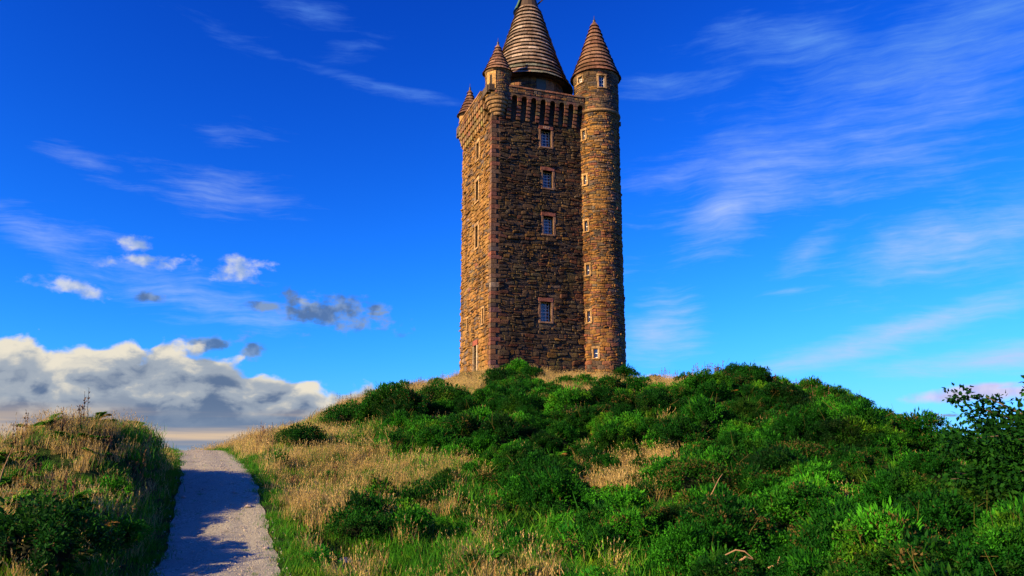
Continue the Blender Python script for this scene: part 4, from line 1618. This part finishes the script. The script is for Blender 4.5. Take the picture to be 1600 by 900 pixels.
# bracken on the bank at the left of the path
fern_meshes = [fern_proto(260 + i).mesh('bracken_shape', M_FERN) for i in range(3)]
r, x, y, dp = field(6.0, 51, 8.5, 40)
p_ = np.where(dp < 0, np.clip(blobs(x, y, FERN_L) * 1.1 - .2, .05, 1), np.clip(.12 * np.clip((dp - 4) / 4, 0, 1), 0, 1))
p_ = p_ * np.clip((np.abs(dp) - 1.8) / .8, 0, 1)
k = r.random(len(x)) < p_
x, y = x[k], y[k]
n_ = len(x)
s_ = r.uniform(.4, .75, n_)
rot = np.stack([r.normal(size=n_) * .2, r.normal(size=n_) * .2, r.random(n_) * 6.28], 1)
scatter('bracken', proto_collection('bracken_shape', fern_meshes), np.stack([x, y, H(x, y) + .05], 1), rot, np.stack([s_, s_, s_], 1), r.integers(0, 3, n_), 'green bracken fronds spreading over the bank left of the path', 'bracken')

# seed stalks along the skyline
stalk_meshes = [stalk_proto(300 + i, 4, (.55, 1.15), .18).mesh('seed_stalk_shape', M_STALK) for i in range(4)]
sk = []
r = np.random.default_rng(61)
for (xa, ya, xb, yb, n_, jit) in [(400, 690, 560, 620, 60, 1.2), (560, 620, 715, 592, 90, 1.6), (60, 672, 270, 690, 9, .9), (1180, 590, 1300, 616, 34, 1.2), (1300, 616, 1480, 700, 34, 1.0), (990, 590, 1150, 588, 18, 1.5), (330, 700, 400, 690, 14, 1)]:
    for q in range(n_):
        t = r.random()
        c = ground_at(xa + (xb - xa) * t, ya + (yb - ya) * t + 6)
        sk.append((c[0] + r.normal() * jit, c[1] + r.normal() * jit))
for q in range(26):
    c = ground_at(r.uniform(20, 640), r.uniform(700, 860))
    sk.append((c[0], c[1]))
sk = np.array(sk)
sk = sk[np.abs(sk[:, 0] - path_at(sk[:, 1])[0]) > 1.7]
n_ = len(sk)
s_ = r.uniform(.5, .95, n_)
scatter('seed_stalks', proto_collection('seed_stalk_shape', stalk_meshes), np.stack([sk[:, 0], sk[:, 1], H(sk[:, 0], sk[:, 1])], 1), np.stack([r.normal(size=n_) * .07, r.normal(size=n_) * .07, r.random(n_) * 6.28], 1), np.stack([s_, s_, s_], 1), r.integers(0, 4, n_),
        'thin brown seed stalks standing against the sky along the crests', 'stalks')

# ------------------------------------------------------------------ single bushes
def bush_mesh(seed, mat, n=6500, broad=False, lobes=26, L=(.06, .13), wd=.015, dead_top=0.0):
    """a rounded bush of unit radius made of lobes"""
    lv = Leaves(seed)
    r = lv.r
    lv.blob((0, 0, .22), (.36, .36, .28), n=7)
    di = unit(r.normal(size=(500, 3)))
    lv.leaf(np.maximum(di * r.uniform(.2, .6, (500, 1)) + np.array([0, 0, .3]), [-9, -9, 0]), di, .12, .03)
    for q in range(lobes):
        a = q * 2.4 + r.uniform(-.4, .4)
        t = (q + .5) / lobes
        k = .80 * math.sqrt(t)
        c = np.array([math.cos(a) * k, math.sin(a) * k, .62 * math.sqrt(max(0, 1 - t * .95)) + r.uniform(-.06, .10)])
        lr = r.uniform(.12, .27)
        m_ = n // lobes
        d = dome_dirs(r, m_, -.45)
        m_ = len(d)
        b = c + d * lr * r.uniform(.45, 1.08, (m_, 1))
        b[:, 2] = np.maximum(b[:, 2], .02)
        dead = ((r.random(m_) < .04) | ((r.random(m_) < dead_top) & (d[:, 2] > .35))).astype(float)
        dr = unit(d * .6 + r.normal(size=(m_, 3)) * .7 + np.array([0, 0, .2]))
        lv.leaf(b, dr, r.uniform(*L, m_), r.uniform(.7, 1.3, m_) * wd, dead, fold=.15, lobe=r.random())
    return lv.mesh('foliage', mat)


def stems_mesh(seed):
    lv = Leaves(seed)
    r = lv.r
    for q in range(6):
        a = r.random() * 6.28
        e = np.array([math.cos(a) * r.uniform(.2, .55), math.sin(a) * r.uniform(.2, .55), r.uniform(.45, .75)])
        lv.tube([(0, 0, -.12), e * .45 + np.array([0, 0, .08]), e], [.045, .03, .012], 5)
    return lv.mesh('stem', M_BARK)


FOL = {'gorse': [bush_mesh(400 + i, M_GORSE_DARK, L=(.04, .08), wd=.012) for i in range(3)],
       'brown': [bush_mesh(420, M_GORSE, L=(.04, .08), wd=.012, dead_top=.45)],
       'leafy': [bush_mesh(430 + i, M_BRAMBLE, 2600, L=(.06, .11), wd=.026) for i in range(2)],
       'hawthorn': [bush_mesh(440, M_TREE, 4200, L=(.05, .09), wd=.022)]}
STEMS = stems_mesh(450)


def bush(name, px, py, rad, ht, kind, label, cat='bush', group=None, at=None):
    c = ground_at(px, py) if at is None else np.array([at[0], at[1], h1(*at)])
    o = empty(name, (c[0], c[1], c[2] - .05), rnd.uniform(0, 6.28))
    o.scale = (rad, rad * rnd.uniform(.9, 1.1), ht)
    tag(o, label, cat, group)
    f = FOL[kind]
    link(bpy.data.objects.new('foliage', rnd.choice(f)), o)
    link(bpy.data.objects.new('stem', STEMS), o)
    return o


bush('gorse_bush', 1168, 594, 1.05, 1.25, 'gorse', 'dark ragged gorse bush standing highest on the skyline right of the tower')
bush('gorse_bush', 1022, 592, .85, .65, 'gorse', 'low rounded dark bush on the skyline just right of the tower')
bush('gorse_bush', 884, 606, 1.1, 1.0, 'leafy', 'yellowish green bush in front of the foot of the stair turret')
bush('gorse_bush', 1205, 600, .7, .75, 'gorse', 'small gorse bush on the skyline right beside the highest dark gorse')
bush('gorse_bush', 472, 700, 1.25, 1.15, 'gorse', 'rounded dark green bush alone in the dry grass beside the path crest')
bush('gorse_bush', 545, 668, 1.7, 1.5, 'gorse', 'dark gorse bush left of the largest gorse mass on the slope left of the tower')
bush('gorse_bush', 600, 655, 1.6, 1.5, 'gorse', 'tall dark gorse bush halfway up the slope between two other dark gorse bushes')
bush('gorse_bush', 690, 640, 2.0, 1.7, 'gorse', 'largest dark gorse bush below the left corner of the tower')
bush('gorse_bush', 1090, 775, 1.25, 1.25, 'brown', 'domed gorse bush with a brown dead crown in the middle of the slope')
bush('gorse_bush', 1205, 775, 1.1, .95, 'brown', 'domed gorse with browned top, second from the middle of the slope')
bush('gorse_bush', 1245, 730, 1.2, 1.0, 'brown', 'wide browned gorse dome behind the smaller browned dome')
bush('gorse_bush', 560, 840, .95, .85, 'gorse', 'dark low bush in front of the dry grass patch right of the path')
bush('bramble_bush', 181, 850, .65, .60, 'leafy', 'bright green leafy bush low on the bank left of the path')
bush('bramble_bush', 1100, 925, .75, .6, 'leafy', 'bright leafy plant at the bottom edge behind the dead branch')
bush('bramble_bush', 1500, 905, .8, .7, 'leafy', 'yellow green leafy bush at the bottom right')
bush('bramble_bush', 1585, 880, .8, .8, 'leafy', 'bushy green plant under the tree at the right edge')
bush('gorse_bush', 45, 895, 1.3, 1.2, 'gorse', 'very dark bush filling the bottom left corner')
bush('gorse_bush', 820, 690, 1.1, 1.0, 'gorse', 'dark gorse clump on the slope straight below the tower front')
bush('gorse_bush', 1010, 690, 1.0, .9, 'gorse', 'dark gorse clump above the small patch of dry grass on the slope')
bush('gorse_bush', 1330, 690, 1.1, 1.0, 'gorse', 'gorse clump on the right flank of the hill below the skyline')
bush('gorse_bush', 1435, 700, .9, .9, 'gorse', 'last gorse bush on the skyline before the tree')
# shrubs beyond the left edge of the picture, whose long shadows cross the bank and the path
for (ax, ay, rr, hh, lab) in [(-13.4, 6.4, 1.3, 3.0, 'leafy hawthorn just beyond the left edge of the picture beside the bank')]:
    bush('hawthorn_bush', 0, 0, rr, hh, 'hawthorn', lab, at=(ax, ay))

# reddish dock plants on the skyline right of the tower
dock_meshes = [stalk_proto(330 + i, 6, (.7, 1.25), .2).mesh('dock_plant', M_STALK) for i in range(3)]
for k, px in enumerate([1034, 1046, 1058, 1070, 1088, 1098, 1106, 1114, 1124, 1134, 1148]):
    c = ground_at(px, 594)
    o = link(bpy.data.objects.new('dock_plant', dock_meshes[k % 3]))
    o.location = (c[0] + rnd.uniform(-.3, .3), c[1] + rnd.uniform(-.8, .8), 0)
    o.location.z = h1(o.location.x, o.location.y) + .1
    o.rotation_euler = (rnd.uniform(-.15, .15), rnd.uniform(-.15, .15), rnd.uniform(0, 6))
    tag(o, 'reddish brown dock gone to seed on the skyline right of the tower', 'dock', 'dock plants on the skyline')

# ------------------------------------------------------------------ tree at the right edge
tb = np.array([12.1, 16.4])
tz = h1(*tb)
tree = empty('elder_tree', (tb[0], tb[1], tz - .1))
tree.scale = (1.42, 1.42, 1.42)
tag(tree, 'dark leafy elder tree at the right edge of the hill', 'tree')
lv = Leaves(500)
r = lv.r
lv.tube([(0, 0, -.2), (.05, .02, .5), (.0, .06, 1.0), (.08, .0, 1.5)], [.13, .11, .09, .06], 8)
trunk = link(bpy.data.objects.new('trunk', lv.mesh('trunk', M_BARK)), tree)
lf_ = Leaves(501)
ends = []
lb = Leaves(502)
for q in range(84):
    a = q * 2.4 + r.uniform(-.3, .3)
    el_ = r.uniform(-.15, 1.45)
    ln = r.uniform(.85, 1.18) * (1.55 + .55 * math.sin(max(el_, 0)))
    st0 = np.array([.02, .02, r.uniform(.35, 1.35)])
    e = st0 + ln * np.array([math.cos(a) * math.cos(el_), math.sin(a) * math.cos(el_), math.sin(el_) * .75])
    mid = (st0 + e) / 2 + np.array([0, 0, .12]) + r.normal(size=3) * .08
    lb.tube([st0, mid, e], [.035, .022, .007], 5)
    for t in (1.0, .88, .76, .64, .5, .36):
        c = st0 + (e - st0) * t + r.normal(size=3) * .10
        k = int(r.integers(80, 120))
        d = unit(r.normal(size=(k, 3)))
        b = c + d * r.uniform(.05, .27, (k, 1)) * np.array([1, 1, .75])
        lf_.leaf(b, unit(d + r.normal(size=(k, 3)) * .5 + np.array([0, 0, -.15])), r.uniform(.060, .105, k), r.uniform(.022, .036, k))
for q in range(230):
    d = unit(r.normal(size=3))
    c = np.array([0, 0, 1.25]) + d * r.random() ** .4 * np.array([1.5, 1.5, 1.1])
    k = 80
    dd = unit(r.normal(size=(k, 3)))
    lf_.leaf(c + dd * r.uniform(.05, .25, (k, 1)), unit(dd + r.normal(size=(k, 3)) * .5), r.uniform(.06, .105, k), r.uniform(.022, .036, k))
link(bpy.data.objects.new('limbs', lb.mesh('limbs', M_BARK)), tree)
link(bpy.data.objects.new('crown', lf_.mesh('crown', M_TREE)), tree)

# ------------------------------------------------------------------ dead wood and stones
def stick_at(name, base, pts, rads, label):
    c = np.array(ground_at(*base))
    lv = Leaves(77)
    for chain, rad in zip(pts, rads):
        lv.tube(chain, rad, 6, 0.0)
    ob = link(bpy.data.objects.new(name, lv.mesh(name, M_BRANCH)))
    ob.location = c + np.array([0, 0, .18])
    return tag(ob, label, 'branch')


_st = stick_at('dead_branch', (1112, 838), [[(-.12, -.30, .16), (-.10, -.36, .36), (-.02, -.40, .50), (.05, -.42, .64), (.13, -.42, .78), (.22, -.38, .88)], [(.05, -.42, .64), (.0, -.46, .72), (-.03, -.5, .82)]],
         [[.009, .011, .011, .010, .008, .004], [.006, .005, .003]], 'pale bent dead branch standing out of the gorse in the middle of the slope')
_st.location.z += .32
stick_at('dead_branch', (1145, 925), [[(-.26, -.5, .36), (-.05, -.55, .38), (.10, -.58, .48), (.24, -.55, .44)], [(-.24, -.5, .50), (-.05, -.52, .59), (.10, -.55, .57), (.23, -.55, .46)]],
         [[.014, .019, .019, .010], [.010, .012, .012, .008]], 'bleached forked dead branch lying at the bottom edge')
stick_at('dead_branch', (1205, 930), [[(-.15, -.4, .32), (0, -.45, .39), (.18, -.45, .45)], [(0, -.45, .39), (.03, -.5, .52)]], [[.018, .016, .008], [.011, .005]], 'short orange dead branch right of the forked branch')
stick_at('dead_branch', (8, 800), [[(0, -.3, .2), (.10, -.35, .55), (.24, -.4, .9)], [(.0, -.3, .2), (-.1, -.35, .8)]], [[.012, .010, .004], [.01, .004]], 'dry pale stalk leaning on the bracken at the left edge')

M_ROCK = mat_plain('loose stone', (.30, .27, .25), .9, var=.35, scale=16.0)
for (px, py, sz, lab) in [(388, 795, .09, 'small pale stone near the right edge of the path'), (287, 780, .07, 'flat pale stone near the left edge of the path'), (318, 767, .05, 'small dark stone in the middle of the path below its crest'),
                          (366, 773, .06, 'brown pebble right of the middle of the path'), (541, 884, .14, 'pale grey rock in the grass at the bottom edge right of the path'), (415, 860, .06, 'dark pebble on the right side of the path near the bottom'),
                          (484, 721, .16, 'white stone lying in the dry grass right of the path')]:
    c = ground_at(px, py)
    mb = MB()
    rr = np.random.default_rng(int(px))
    d = []
    for i in range(5):
        for j in range(8):
            th, ph_ = math.pi * i / 4, 2 * math.pi * j / 8
            q = sz * (1 + rr.uniform(-.22, .22))
            d.append((q * 1.25 * math.sin(th) * math.cos(ph_), q * math.sin(th) * math.sin(ph_), q * .62 * math.cos(th)))
    f = [(i * 8 + j, (i + 1) * 8 + j, (i + 1) * 8 + (j + 1) % 8, i * 8 + (j + 1) % 8) for i in range(4) for j in range(8)]
    mb.add(d, f)
    o = mb.build('loose_stone', M_ROCK)
    o.location = (c[0], c[1], c[2] + sz * .3 + .02)
    tag(o, lab, 'stone')

# loose gravel on the path
M_GRAVEL = mat_plain('gravel stones', (.40, .37, .32), .9, var=.5, scale=9.0)
gv = []
for i in range(4):
    lv = Leaves(600 + i)
    lv.blob((0, 0, .3), (1.0, .8, .55), n=3)
    gv.append(lv.mesh('gravel_shape', M_GRAVEL))
r = np.random.default_rng(71)
n_ = 5200
y = 11.5 + 26 * r.random(n_) ** 1.4
cx_, _ = path_at(y)
x = cx_ + np.clip(r.normal(size=n_) * .62, -1.25, 1.25)
s_ = .006 + .016 * r.random(n_) ** 3 + .012 * (r.random(n_) < .06)
scatter('gravel', proto_collection('gravel_shape', gv), np.stack([x, y, H(x, y) + .045], 1), np.stack([r.normal(size=n_) * .3, r.normal(size=n_) * .3, r.random(n_) * 6.28], 1), np.stack([s_, s_, s_], 1), r.integers(0, 4, n_),
        'loose grey gravel scattered over the footpath', 'gravel')
